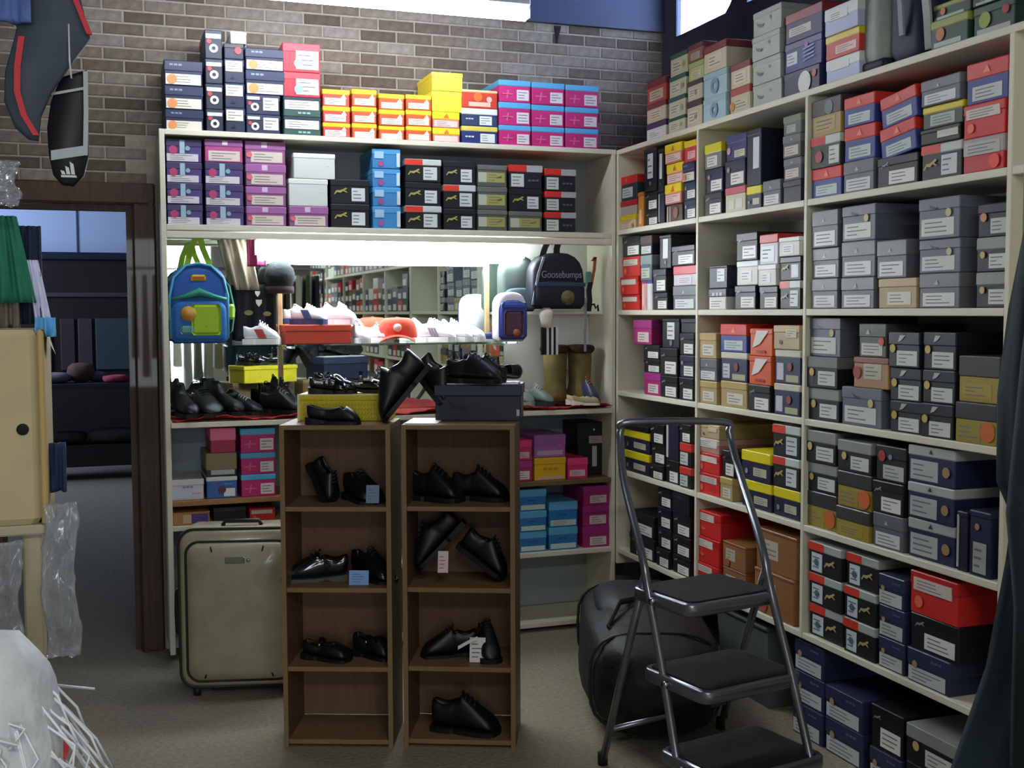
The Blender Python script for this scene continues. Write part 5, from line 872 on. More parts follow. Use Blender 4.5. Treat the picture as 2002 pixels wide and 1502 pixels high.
m = MB(); m.bbox((-.12, -.024, .103), (.125, -.016, .122), mat('#2c4256', .6), .003); m.build('zip_band', gp)
m = MB(); m.cyl((.035, -.022, .052), (.035, -.0255, .052), .034, mat('#6f6a40', .7, noise=.4, scale=60), 12); m.build('patch', gp)
for sx, hx in ((-.075, -.035), (.0, .015)):
    m = MB(); m.strap([(sx+.0, .03, .235), (sx*.8, .03, .28), (hx, .03, .325)], (.03, 0, 0), (0, .006, 0), mat('#231c20', .7)); m.build('loop_strap', gp)
m = MB(); m.strap([(-.13, .0, .02), (-.118, -.004, .09), (-.10, -.004, .17), (-.075, -.002, .24)], (.012, 0, 0), (0, .004, 0), mat('#8f9aa6', .5)); m.build('grey_edge', gp)
m = MB(); m.strap([(.128, -.0, .05), (.135, 0, -.03), (.130, 0, -.12), (.132, 0, -.20)], (.012, 0, 0), (0, .003, 0), mat('#8d949c', .5)); m.build('dangling_strap', gp)
g2, sh = pack('backpack', 'grey-green backpack hanging behind the black lettered one', (-.435, .13, 1.50), .17, .262, .09, mat('#46534f', .7, noise=.12, scale=15), mat('#4c5f66', .7, noise=.1, scale=12), pocket=.40)
m = MB(); m.strap([(-.02, .03, .25), (.0, .03, .30), (.02, .03, .25)], (.02, 0, 0), (0, .005, 0), mat('#2b3436', .7)); m.build('loop_strap', g2)
m = MB(); m.strap([(.0, -.024, .0), (.03, -.024, .05), (.05, -.012, .12)], (.014, 0, 0), (0, .004, 0), mat('#8ea4c0', .5)); m.build('pale_strap', g2)
pw, sh = pack('bag', 'white child bag with blue and purple front on the glass shelf end', (-.525, -.02, ZG+.001), .14, .225, .09, mat('#e8e2ee', .6), mat('#3a4ca0', .6), pocket=.80, cat='bag', round_=.3)
m = MB(); m.bbox((-.048, -.027, .02), (.045, -.018, .14), mat('#5c3c50', .6, noise=.3, scale=30), .012); m.cyl((.01, -.025, .04), (.01, -.030, .04), .018, mat('#b06a50', .6), 10); m.build('picture_panel', pw)
m = MB(); m.bbox((-.06, -.026, .148), (.06, -.018, .176), mat('#4458b0', .6), .008); m.build('blue_band', pw)
# hanging clothes and hats left of the mirror trim
def drape(name, label, cat, x0, x1, z0, z1, y, c, seed, th=.02, shape=None, noise=.15):
    rr = random.Random(seed); N = 14; K = 12; vs = []; fs = []
    ph = [rr.uniform(0, 6) for _ in range(4)]
    for side in (0, 1):
        for i in range(N+1):
            for j in range(K+1):
                u = i/N; v = j/K; a, b = (shape(v) if shape else (0, 1)); xx = x0+(x1-x0)*(a+(b-a)*u)
                yy = y+.010*math.sin(u*14+ph[0]+v*2)*(.3+v)+.006*math.sin(u*27+ph[1])+(th if side else 0)
                vs.append((xx, yy, z1+(z0-z1)*v))
    n1 = (N+1)*(K+1)
    for i in range(N):
        for j in range(K):
            a = i*(K+1)+j; fs.append((a, a+1, a+K+2, a+K+1)); fs.append((n1+a, n1+a+K+1, n1+a+K+2, n1+a+1))
    for i in range(N):
        a = i*(K+1); fs.append((a, a+K+1, n1+a+K+1, n1+a)); a = i*(K+1)+K; fs.append((a, n1+a, n1+a+K+1, a+K+1))
    for j in range(K):
        fs.append((j, n1+j, n1+j+1, j+1)); a = N*(K+1)+j; fs.append((a, a+1, n1+a+1, n1+a))
    m = MB(); m.add(vs, fs, mat(c, .85, noise=noise, scale=18), True); o = fixn(m.build(name)); return tag(o, label, cat)
drape('canvas_bag', 'khaki canvas bag hanging between blue backpack and the mirror trim', 'bag', -1.80, -1.63, 1.60, 1.825, .20, '#9c9480', 11, .03, lambda v: (.05+.35*v, .75+.25*v))
drape('scarf', 'maroon cloth hanging beside the khaki bag', 'cloth', -1.69, -1.61, 1.70, 1.825, .12, '#8c2c58', 12, .02)
o = drape('sports_shirt', 'black sports top with white motifs hanging left of the mirror trim', 'clothing', -1.735, -1.56, 1.375, 1.625, .21, '#14181c', 13, .02)
m = MB()
for (x, z, q) in ((-1.64, 1.585, .016), (-1.635, 1.545, .020)): m.add([(x-q*.7, .190, z+q*.6), (x+q*.7, .190, z+q*.6), (x+q*.6, .190, z-q*.2), (x, .190, z-q), (x-q*.6, .190, z-q*.2)], [(0,1,2,3,4)], mat('#d8dcd8', .7))
for (x, z, q) in ((-1.68, 1.50, .02), (-1.60, 1.495, .018)): m.add([(x+q*math.cos(k), .190, z+q*.6*math.sin(k)) for k in [i*.785 for i in range(8)]], [tuple(range(8))], mat('#7d7a4c', .7))
m.build('motif', o)
t = thing('knitted_hat', 'dark teal and maroon knitted hat hanging at left end of tube', 'hat', (-1.545, .17, 1.66))
m = MB(); N = 16; rings = [[(r_*math.cos(2*math.pi*k/N), r_*math.sin(2*math.pi*k/N), z_) for k in range(N)] for z_, r_ in ((-.05,.055),(0,.068),(.035,.060),(.062,.035),(.07,.008))]
m.add([p for q in rings for p in q], [(a*N+k, a*N+(k+1)%N, (a+1)*N+(k+1)%N, (a+1)*N+k) for a in range(4) for k in range(N)]+[tuple(range(N-1,-1,-1)), tuple(4*N+k for k in range(N))], mat('#10191c', .95, noise=.3, scale=50, bump=.4), True); m.build('crown', t)
m = MB(); m.cyl((0,0,-.075), (0,0,-.045), .062, mat('#220f1a', .95, noise=.2, scale=60), 16); m.build('brim', t)
# gadget on the right inner panel
t = thing('dog_lead', 'black buckled strap with orange handle hanging on right inner panel', 'strap', (-.06, .12, 1.50))
m = MB(); m.strap([(-.01, 0, .24), (.005, 0, .26), (.0, 0, .20), (-.015, 0, .13)], (.014, .0, 0), (0, .006, 0), mat('#a8623c', .6)); m.build('handle', t)
m = MB(); m.bbox((-.045, -.004, .13), (-.015, .004, .19), mat('#6aa49c', .5), .006); m.build('teal_label', t)
m = MB(); m.strap([(-.02, 0, .14), (-.028, 0, .10), (-.024, 0, .05), (-.030, 0, .0)], (.024, 0, 0), (0, .012, 0), mat('#17181a', .6)); m.tube([(-.02, 0, .03), (.0, 0, .035), (.008, 0, .015), (.018, 0, .03), (.022, 0, .0)], .005, mat('#17181a', .6), 8); m.build('buckled_strap', t)
# coat-hook wire rail
m = MB(); m.cyl((-2.02, .05, 1.815), (-.03, .05, 1.815), .004, mat('#b4b8b4', .3, metal=1), 8); tag(m.build('hanging_rail'), 'thin metal rail under the upper shelf the backpacks hang from', 'rail')
# ------------------------------------------------------------------ backpack atop right shelving
t = thing('backpack', 'grey and navy sports backpack standing atop the right shelving', 'backpack', (.03, -1.96, 2.2525), (0, 0, 0))
m = MB()
def rbx(a, b, mt, nm, r=.03): 
    q = MB(); q.bbox(a, b, mt, r); o = q.build(nm, t); bev(o, .02, 3)
    for p in o.data.polygons: p.use_smooth = True
    return o
rbx((0, .03, .012), (.20, .165, .42), mat('#a6aca4', .6, noise=.12, scale=20), 'front')
rbx((.01, -.15, .0), (.24, .035, .44), mat('#1f2a44', .6, noise=.2, scale=12), 'body')
rbx((-.004, .02, .0), (.20, .17, .035), mat('#1c2238', .6), 'base', .01)
m = MB(); m.strap([(.02, -.14, .38), (-.03, -.19, .24), (-.02, -.20, .10), (.02, -.16, .02)], (.0, .03, 0), (.008, 0, 0), mat('#a4aaa6', .6)); m.build('shoulder_strap', t)
m = MB(); m.strap([(.0, -.05, .36), (-.02, -.07, .22), (.0, -.06, .08)], (.0, .02, 0), (.008, 0, 0), mat('#8f98a4', .6)); m.build('compression_strap', t)
# ------------------------------------------------------------------ suitcase
t = thing('suitcase', 'beige glossy upright suitcase with dark piping beside left bookcase', 'suitcase', (-2.035, -.40, 0), (0, 0, R(-14)))
SCM = mat('#a39f84', .30, noise=.10, scale=14, coat=.25); PIP = mat('#24261f', .5)
W, H, D = .46, .66, .22
def rr_outline(x0, x1, z0, z1, r, n=6):
    pts = []
    for cx, cz, a0 in ((x1-r, z0+r, -90), (x1-r, z1-r, 0), (x0+r, z1-r, 90), (x0+r, z0+r, 180)):
        for k in range(n+1):
            a = R(a0+90*k/n); pts.append((cx+r*math.cos(a), cz+r*math.sin(a)))
    return pts
def loft(rings, mt, nm, par, cap=True, smooth=True):
    n = len(rings[0]); vs = [p for r_ in rings for p in r_]
    fs = [(a*n+k, a*n+(k+1)%n, (a+1)*n+(k+1)%n, (a+1)*n+k) for a in range(len(rings)-1) for k in range(n)]
    if cap: fs += [tuple(range(n-1, -1, -1)), tuple((len(rings)-1)*n+k for k in range(n))]
    m = MB(); m.add(vs, fs, mt, smooth); return fixn(m.build(nm, par))
o0 = rr_outline(0, W, .035, H, .06); o1 = rr_outline(.02, W-.02, .055, H-.02, .05); o2 = rr_outline(.05, W-.05, .085, H-.05, .05)
loft([[(x, D, z) for x, z in o1], [(x, D-.02, z) for x, z in o0], [(x, .03, z) for x, z in o0], [(x, .008, z) for x, z in o1]], SCM, 'shell', t)
loft([[(x, .010, z) for x, z in rr_outline(.03, W-.03, .065, H-.045, .05)], [(x, -.012, z) for x, z in rr_outline(.04, W-.04, .075, H-.055, .045)], [(x, -.028, z) for x, z in rr_outline(.07, W-.07, .11, H-.09, .04)], [(x, -.034, z) for x, z in rr_outline(.14, W-.14, .18, H-.16, .04)]], SCM, 'front_panel', t)
for pts, y, r_, nm in ((o0, .028, .006, 'piping'), (rr_outline(.03, W-.03, .065, H-.045, .05), .004, .0045, 'piping')):
    m = MB(); m.tube([(x, y, z) for x, z in pts+[pts[0]]], r_, PIP, 8); m.build(nm, t)
for sgn in (0, 1):
    m = MB(); P_ = []
    for k in range(13):
        v = k/12; z = .085+(H-.145)*v; off = .085+.045*math.sin(v*math.pi)+(.03 if 0 else 0)
        x = .045+off-.03*(1-v) if not sgn else W-.045-off+.03*(1-v)
        dpt = -.020-.010*math.sin(v*math.pi)
        P_.append((x, dpt, z))
    m.tube(P_, .0035, PIP, 6); m.build('seam', t)
m = MB(); m.bbox((W/2-.045, -.036, H-.125), (W/2+.03, -.026, H-.10), mat('#7e8478', .3, metal=.4), .003); m.cyl((W/2+.045, -.032, H-.112), (W/2+.045, -.038, H-.112), .008, mat('#c8ccc4', .2, metal=.8), 10); m.build('badge', t)
m = MB(); m.tube([(-.002, .10, .42), (-.022, .10, .40), (-.024, .10, .32), (-.022, .10, .24), (-.002, .10, .22)], .011, mat('#191a1c', .5), 8); m.build('side_handle', t)
m = MB(); m.tube([(.16, .10, H), (.17, .10, H+.018), (.30, .10, H+.018), (.31, .10, H)], .009, mat('#191a1c', .5), 8); m.build('top_handle', t)
for x in (.06, W-.06):
    for y in (.035, D-.035):
        m = MB(); m.cyl((x-.012, y, .02), (x+.012, y, .02), .02, mat('#17181a', .5), 14); m.box((x-.015, y-.012, .02), (x+.015, y+.012, .05), mat('#22242a', .5)); m.build('wheel', t)
# ------------------------------------------------------------------ black holdall behind the ladder
def blob(name, label, cat, c, rad, mt, seed, amp=.07, flat=.0, freq=3, rot=0, sub_=3, pw=.75):
    bm = bmesh.new(); bmesh.ops.create_icosphere(bm, subdivisions=sub_, radius=1)
    from mathutils import noise as nz
    for v in bm.verts:
        p = v.co.copy(); q = Vector([abs(a)**pw*(1 if a > 0 else -1) for a in p])
        n_ = nz.noise(p*freq+Vector((seed, 0, 0)))*amp+nz.noise(p*freq*2.7+Vector((seed, 5, 0)))*amp*.5
        q *= 1+n_
        v.co = Vector((q.x*rad[0], q.y*rad[1], max(-rad[2]*.98, q.z*rad[2])))
    me = bpy.data.meshes.new(name); bm.to_mesh(me); bm.free(); me.materials.append(mt)
    for p in me.polygons: p.use_smooth = True
    o = bpy.data.objects.new(name, me); COL.objects.link(o); o.location = c; o.rotation_euler = (0, 0, rot)
    return o
hb = thing('holdall', 'large slumped black holdall on the floor behind the step ladder', 'bag', (-.33, -.99, 0), (0, 0, R(-20)))
BKM = mat('#141417', .62, noise=.25, scale=9, bump=1.0, stretch=(1, .5, 1.6))
o = blob('body', '', '', (0, 0, .188), (.25, .60, .19), BKM, 3, .07, sub_=4, freq=2, pw=.62); o.parent = hb
o = blob('side_pocket', '', '', (-.06, .12, .32), (.13, .24, .085), mat('#1d1d22', .6, noise=.2, scale=10, bump=.2), 9, .1, sub_=3); o.parent = hb
m = MB(); m.tube([(-.10, -.32, .30), (-.16, -.30, .36), (-.10, -.10, .40), (.0, .0, .395), (.06, .12, .34)], .012, mat('#1f2024', .7), 8, flat=.5); m.build('handle', hb)
SEM = mat('#27272c', .55)
for yy in (-.40, .36):
    k_ = (1-(abs(yy)/.60)**3.2)**(1/3.2); P_ = []
    for i in range(25):
        a = 2*math.pi*i/24; c, s_ = math.cos(a), math.sin(a)
        P_.append((.258*k_*abs(c)**.62*(1 if c > 0 else -1), yy, max(.008, .188+.196*k_*abs(s_)**.62*(1 if s_ > 0 else -1))))
    m = MB(); m.tube(P_, .006, SEM, 6); m.build('seam', hb)
m = MB(); m.strap([(-.06, -.28, .352), (0, -.24, .36), (.08, -.18, .345)], (.03, .02, 0), (0, 0, .003), mat('#857a5a', .6)); m.build('luggage_label', hb)
m = MB(); m.tube([(.08, -.27, .345), (.10, -.25, .358), (.12, -.27, .34)], .006, mat('#b8bab4', .25, metal=1), 8); m.build('buckle', hb)
# grey plastic bin under the right shelving
t = thing('plastic_bin', 'dark grey plastic bin standing under middle bay of right shelving', 'bin', (.05, -1.28, 0))
m = MB(); m.add([(0,0,0),(.22,0,0),(.22,.34,0),(0,.34,0),(-.02,-.02,.30),(.24,-.02,.30),(.24,.36,.30),(-.02,.36,.30)], [(0,3,2,1),(4,5,6,7),(0,1,5,4),(1,2,6,5),(2,3,7,6),(3,0,4,7)], mat('#56605e', .5, noise=.08, scale=8)); m.build('tub', t)
m = MB(); m.bbox((-.028, -.028, .300), (.248, .368, .318), mat('#4a5452', .5), .006); m.build('rim', t)
# ------------------------------------------------------------------ step ladder
STL = mat('#8b8f98', .28, metal=.85); TRD = mat('#15151a', .75, noise=.2, scale=90, bump=.4, stretch=(1, 6, 1))
ld = thing('step_ladder', 'grey steel step ladder with three black ribbed treads and hoop handle', 'ladder', (-.55, -2.0, 0))
o_ = Vector((-.55, -2.0, 0))
def smooth_path(P, n=8):
    P = [Vector(p) for p in P]; out = []
    for i in range(len(P)-1):
        p0, p1, p2, p3 = P[max(i-1, 0)], P[i], P[i+1], P[min(i+2, len(P)-1)]
        for k in range(n):
            s = k/n; out.append(.5*((2*p1)+(p2-p0)*s+(2*p0-5*p1+4*p2-p3)*s*s+(3*p1-p0-3*p2+p3)*s**3))
    out.append(P[-1]); return out
LP = [(-.728,-2.115,.012),(-.737,-2.047,.205),(-.756,-1.999,.435),(-.773,-1.936,.665),(-.762,-1.86,.775),(-.718,-1.645,.95),(-.690,-1.555,1.06),(-.678,-1.53,1.108),(-.650,-1.545,1.135)]
RP = [(-.365,-2.25,.012),(-.373,-2.179,.205),(-.404,-2.127,.435),(-.433,-2.061,.665),(-.412,-1.965,.80),(-.345,-1.74,.95),(-.318,-1.63,1.05),(-.316,-1.605,1.095),(-.340,-1.60,1.13)]
path = smooth_path([Vector(p)-o_ for p in LP]+[Vector(p)-o_ for p in RP[::-1]], 6)
m = MB(); m.tube(path, .0125, STL, 12); m.build('front_frame', ld)
for a, b in (((-.768,-1.905,.72), (-.754,-1.557,.012)), ((-.425,-2.02,.735), (-.223,-1.40,.012))):
    m = MB(); m.tube([Vector(a)-o_, (Vector(a)+Vector(b))/2-o_, Vector(b)-o_], .0125, STL, 10); m.build('rear_leg', ld)
    m = MB(); m.cyl(Vector(b)-o_+Vector((0,0,.03)), Vector(b)-o_-Vector((0,0,.012)), .017, mat('#17171a', .6), 12); m.build('rubber_foot', ld)
for p in (LP[0], RP[0]):
    m = MB(); v = Vector(p)-o_; m.cyl(v+Vector((0,0,.03)), v-Vector((0,0,.012)), .017, mat('#17171a', .6), 12); m.build('rubber_foot', ld)
m = MB(); m.cyl(Vector((-.757,-1.62,.14))-o_, Vector((-.258,-1.51,.14))-o_, .009, STL, 10); m.build('cross_bar', ld)
for cx, cy, z, wd, dp in ((-.597,-1.952,.665,.345,.285), (-.573,-2.018,.435,.375,.300), (-.543,-2.085,.205,.395,.300)):
    Mx = Matrix.Translation(Vector((cx, cy, z))-o_) @ Matrix.Rotation(R(11.5), 4, 'Z')
    def ol(i, zz, r=.035):
        return [Mx @ Vector((x, y, zz)) for x, y in rr_outline(-wd/2+i, wd/2-i, -dp/2+i, dp/2-i, r-i*.5, 4)]
    loft([ol(.004, -.034), ol(0, -.030), ol(0, -.002), ol(.004, .003)], STL, 'step', ld)
    sp = ld.children[-1] if False else None
    stp = [o for o in bpy.data.objects if o.parent == ld and o.name.startswith('step')][-1]
    q = MB(); q.add([v for v in ol(.016, .003)]+[v for v in ol(.018, .008)], [tuple(range(20, 40)) if len(ol(0,0)) == 20 else tuple(range(len(ol(0,0)), 2*len(ol(0,0))))]+[(k, (k+1)%len(ol(0,0)), len(ol(0,0))+(k+1)%len(ol(0,0)), len(ol(0,0))+k) for k in range(len(ol(0,0)))], TRD)
    q.build('tread', stp)
    for sx in (-1, 1):
        q = MB(); q.cyl(Mx @ Vector((sx*(wd/2-.004), .02, -.016)), Mx @ Vector((sx*(wd/2+.016), .02, -.016)), .010, mat('#b0b4bc', .25, metal=1), 10); q.build('rivet', stp)
m = MB(); m.cyl(Vector((-.455,-1.87,.40))-o_, Vector((-.285,-1.55,.10))-o_, .006, STL, 8); m.build('brace', ld)
# ------------------------------------------------------------------ hanging coat at right
CO = Vector((-1.31, -3.90, 0)); CR = R(-41.5)
t = thing('coat', 'dark teal coat hanging at the right edge in front of the shelving', 'clothing', CO, (0, 0, CR))
CM = mat('#1b2e36', .85, noise=.18, scale=14, bump=.3)
rings = []; N = 36
for z, le, hw, hd in ((.45,-.10,.27,.12),(.70,-.08,.26,.12),(.87,-.058,.25,.12),(.95,-.020,.24,.115),(1.08,.018,.22,.11),(1.21,.036,.21,.11),(1.26,.040,.21,.11),(1.30,.022,.215,.115),(1.40,.020,.21,.11),(1.50,.028,.20,.10),(1.60,.042,.19,.09),(1.70,.056,.17,.08),(1.78,.10,.13,.06),(1.82,.17,.06,.04),(1.86,.19,.04,.03)):
    rings.append([(le+hw+hw*math.cos(2*math.pi*k/N)+.004*math.sin(k*1.3+z*6), hd*math.sin(2*math.pi*k/N)*(1+.12*math.sin(k*2.2+z*3))+.010*math.sin(k*1.7+z*5), z) for k in range(N)])
loft(rings, CM, 'body', t)
sl = []
for z, r_, ox, oy in ((1.00,.045,.085,-.10),(1.18,.05,.090,-.115),(1.28,.055,.085,-.11),(1.45,.058,.10,-.09),(1.62,.055,.115,-.06),(1.74,.045,.135,-.03)):
    sl.append([(ox+r_*math.cos(2*math.pi*k/16), oy+r_*.8*math.sin(2*math.pi*k/16)*(1+.1*math.sin(k*3)), z) for k in range(16)])
loft(sl, CM, 'sleeve', t)
m = MB(); m.tube([(.10, 0, 1.78), (.235, 0, 1.88), (.37, 0, 1.78)], .008, mat('#2a2522', .6), 8); m.tube([(.235, 0, 1.87), (.235, 0, 1.93), (.25, 0, 1.955), (.235, 0, 1.97)], .003, mat('#b0b0ac', .3, metal=1), 8); m.build('hanger', t)
t = thing('clothes_rail', 'metal clothes rail just past the right edge carrying the teal coat', 'rail', CO, (0, 0, CR))
m = MB(); m.cyl((.16, 0, 1.98), (.72, 0, 1.98), .008, mat('#9a9c98', .3, metal=1), 10); m.build('cross_bar', t)
m = MB(); m.cyl((.72, 0, .02), (.72, 0, 1.98), .012, mat('#9a9c98', .3, metal=1), 10); m.build('pole', t)
m = MB(); m.box((.56, -.2, 0), (.86, .2, .02), mat('#3a3a3c', .5)); m.build('base', t)
o = drape('shirt', 'pale green garment hanging above the teal coat at right edge', 'clothing', .047, .10, 1.58, 1.80, .13, '#6f8f74', 21, .02); o.location = CO; o.rotation_euler = (0, 0, CR)
o = drape('crimson_garment', 'crimson and yellow cloth at the bottom right corner', 'cloth', .0, .20, .70, .95, -.16, '#7a2438', 22, .03, lambda v: (.35-.35*v, 1)); o.location = CO; o.rotation_euler = (0, 0, CR)
# ------------------------------------------------------------------ left foreground
t = thing('cardboard_box', 'plain beige cardboard box with a dark finger hole at left edge', 'box', (-2.382, -2.70, 1.109))
KR = mat('#b3a680', .75, noise=.06, scale=12)
m = MB(); m.bbox((-.34, 0, 0), (-.012, .28, .361), KR, .012); m.bbox((-.012, .0, .0), (0, .28, .361), mat('#ad9560', .75), .003); m.build('body', t)
m = MB(); m.cyl((-.040, -.0015, .178), (-.040, .001, .178), .011, mat('#1c1a14', .9), 12); m.build('finger_hole', t)
m = MB(); m.add([(0,.0,.361),(.012,.02,.33),(.016,.12,.31),(0,.14,.361),(-.004,.0,.361),(-.004,.14,.361)], [(0,1,2,3),(4,5,3,0)], KR); m.build('flap', t)
t = thing('display_stand', 'narrow beige board stand carrying the cardboard box at left edge', 'stand', (-2.40, -2.70, 0))
m = MB(); m.bbox((-.03, .02, .012), (.004, .10, 1.09), mat('#a39a80', .7, noise=.06, scale=10), .004); m.build('post', t)
m = MB(); m.bbox((-.32, -.0, 1.09), (.01, .26, 1.1085), mat('#a39a80', .7), .003); m.build('top_board', t)
m = MB(); m.bbox((-.32, -.0, 0), (.02, .26, .012), mat('#a39a80', .7), .003); m.bbox((-.32, .02, .012), (-.29, .1, 1.09), mat('#a39a80', .7), .003); m.build('base_board', t)
PLA = mat('#dfe6ee', .12, trans=.75, alpha=.55)
def bagfilm(label, x0, x1, z0, z1, y, seed):
    rr = random.Random(seed); N, K = 14, 24; bm = bmesh.new(); g = []
    from mathutils import noise as nz
    for i in range(N+1):
        for j in range(K+1):
            u, v = i/N, j/K
            d = .016*nz.noise(Vector((u*3+seed, v*7, 0)))+.010*nz.noise(Vector((u*9, v*17+seed, 3)))
            g.append(bm.verts.new((x0+(x1-x0)*u+.004*math.sin(v*9), y+d, z0+(z1-z0)*v)))
    for i in range(N):
        for j in range(K): bm.faces.new((g[i*(K+1)+j], g[(i+1)*(K+1)+j], g[(i+1)*(K+1)+j+1], g[i*(K+1)+j+1]))
    me = bpy.data.meshes.new('film'); bm.to_mesh(me); bm.free(); me.materials.append(PLA)
    for p in me.polygons: p.use_smooth = True
    o = bpy.data.objects.new('plastic_sleeve', me); COL.objects.link(o); md = o.modifiers.new('s', 'SOLIDIFY'); md.thickness = .006
    return tag(o, label, 'packaging')
bagfilm('clear plastic sleeve hanging by the doorway under the beige box', -2.392, -2.336, .865, 1.150, -2.73, 4)
bagfilm('wrinkled clear plastic behind the stand post at left edge', -2.50, -2.432, .86, 1.085, -2.73, 8)
bagfilm('grey plastic wrap above the green ribbons at left edge', -2.46, -2.415, 1.69, 1.77, -2.76, 15)
drape('green_scarf', 'green ribboned scarf hanging above the beige box', 'clothing', -2.462, -2.395, 1.52, 1.68, -2.66, '#1f6c54', 31, .02, lambda v: (0, .55+.45*v))
drape('white_trousers', 'white and lilac garment hanging above the beige box', 'clothing', -2.412, -2.365, 1.485, 1.60, -2.64, '#c9cbe4', 32, .015, lambda v: (.0+.25*v, .45+.45*v))
drape('blue_garment', 'light blue hem hanging at the right of the left garments', 'clothing', -2.398, -2.362, 1.456, 1.492, -2.66, '#5ba0d0', 33, .015)
drape('grey_garment', 'greyish brown garment hanging directly above the beige box', 'clothing', -2.47, -2.425, 1.473, 1.60, -2.64, '#6c6858', 34, .02)
drape('navy_garment', 'navy garment hanging between white trousers and doorway', 'clothing', -2.425, -2.385, 1.48, 1.665, -2.62, '#1c2640', 35, .015)
m = MB(); m.cyl((-2.60, -2.63, 1.70), (-2.47, -2.63, 1.70), .006, mat('#8c8c8a', .3, metal=1), 8); m.cyl((-2.58, -2.63, 0), (-2.58, -2.63, 1.80), .008, mat('#8c8c8a', .3, metal=1), 8); tag(m.build('hanging_rack'), 'thin metal rack the small garments hang from at left edge', 'rack')
drape('blue_shirt', 'dark blue garment seen through the doorway beside the box', 'clothing', -2.40, -2.352, 1.157, 1.25, -2.62, '#1c2c4c', 36, .02)
# white raffia pompom heap
pm = thing('raffia_pompom', 'heap of white raffia strands at the bottom left corner', 'decoration', (-2.46, -3.2, .62))
o = blob('core', '', '', (0, 0, .19), (.115, .14, .235), mat('#c3c8cc', .6, noise=.1, scale=30, bump=.5), 6, .08, sub_=3); o.parent = pm; 
m = MB(); rr = random.Random(2); WS = mat('#d8dde2', .5)
for i in range(90):
    a = rr.uniform(-1.9, .6); z = rr.uniform(.10, .36); q = (1-((z-.19)/.24)**2)**.5 if abs(z-.19) < .24 else .2
    p0 = Vector((.115*q*math.cos(a), .14*q*math.sin(a), z)); d = Vector((math.cos(a), math.sin(a), 0)); L_ = rr.uniform(.04, .16)
    m.tube([p0, p0+d*.02+Vector((0,0,-.02)), p0+d*.03+Vector((rr.uniform(-.02,.04),0,-L_*.6)), p0+d*(.03+rr.uniform(0,.03))+Vector((rr.uniform(-.02,.05),0,-L_))], .0022, WS, 4)
m.build('strands', pm)['kind'] = 'stuff'
m = MB()
for p in ((.105, -.03, .27), (.125, -.04, .15)): m.add([(p[0], p[1], p[2]), (p[0]+.02, p[1], p[2]-.012), (p[0]+.012, p[1]-.01, p[2]-.035), (p[0]-.004, p[1], p[2]-.02)], [(0,1,2,3)], mat('#c03038', .6))
m.build('red_ribbon', pm)
t2 = thing('stool', 'small plinth under the white raffia heap', 'stool', (-2.46, -3.2, 0)); m = MB(); m.bbox((-.10,-.12,.02), (.09,.12,.605), mat('#75706a', .7), .01); m.build('body', t2); m = MB(); m.bbox((-.11,-.13,0), (.10,.13,.02), mat('#55504c', .7), .003); m.build('base', t2)
# hanging sport bags, top left
def flatbag(name, label, outline, y, th, mt, cat='bag'):
    t = thing(name, label, cat, (0, 0, 0))
    n = len(outline); cx = sum(p[0] for p in outline)/n; cz = sum(p[1] for p in outline)/n
    t.location = (cx, y, cz)
    sc = lambda s, yy: [((x-cx)*s, yy, (z-cz)*s) for x, z in outline]
    loft([sc(.93, th), sc(1, th*.75), sc(1, th*.25), sc(.93, 0)], mt, 'body', t)
    return t, cx, cz
Pg = [(-2.33,2.30),(-2.29,2.115),(-2.335,2.05),(-2.375,1.99),(-2.398,1.935),(-2.404,1.883),(-2.425,1.885),(-2.452,1.91),(-2.472,1.965),(-2.468,2.03),(-2.448,2.10),(-2.43,2.18),(-2.44,2.30)]
t, cx, cz = flatbag('hanging_shin_pad', 'large grey curved pad with red stripes hanging at top left', Pg, -2.21, .03, mat('#424c58', .7, noise=.08, scale=30), 'sports pad')
m = MB(); m.strap([(x-cx, -.004, z-cz) for x, z in ((-2.432,2.105),(-2.442,2.04),(-2.444,1.985),(-2.432,1.935),(-2.408,1.892))], (.013, 0, 0), (0, .006, 0), mat('#c8303c', .6)); m.build('red_stripe', t)
m = MB(); m.strap([(x-cx, -.002, z-cz) for x, z in ((-2.335,2.28),(-2.318,2.19),(-2.292,2.120))], (.012, 0, 0), (0, .01, 0), mat('#c8303c', .6)); m.build('red_stripe', t)
m = MB(); m.tube([(-2.335-cx, .0, 2.14-cz), (-2.335-cx, -.006, 2.06-cz), (-2.332-cx, -.008, 2.02-cz)], .002, mat('#d8d0d4', .4), 6); m.build('string', t)
m = MB(); m.cyl((-2.38-cx, .015, 2.30-cz), (-2.38-cx, .015, 3.32-cz), .002, mat('#d8d0d4', .4), 6); m.build('cord', t)
Pb = [(-2.300,2.055),(-2.300,1.86),(-2.312,1.815),(-2.335,1.790),(-2.360,1.793),(-2.378,1.815),(-2.386,1.86),(-2.388,1.92),(-2.378,1.98),(-2.355,2.035)]
t, cx, cz = flatbag('hanging_shin_guard', 'black shin guard with white edging and three-bar triangle emblem, hanging top left', Pb, -2.15, .022, mat('#14151a', .5), 'sports pad')
WS2 = mat('#a9b4b6', .5)
m = MB(); m.strap([(x-cx, -.002, z-cz) for x, z in ((-2.303,2.05),(-2.304,1.96),(-2.308,1.86))], (.010, 0, 0), (0, .006, 0), WS2)
m.strap([(x-cx, -.003, z-cz) for x, z in ((-2.381,1.857),(-2.345,1.864),(-2.304,1.872))], (0, 0, .022), (0, .006, 0), WS2)
m.strap([(x-cx, -.003, z-cz) for x, z in ((-2.374,1.995),(-2.304,2.012))], (0, 0, .006), (0, .005, 0), WS2); m.build('white_edging', t)
m = MB(); bx, bz = -2.343-cx, 1.815-cz
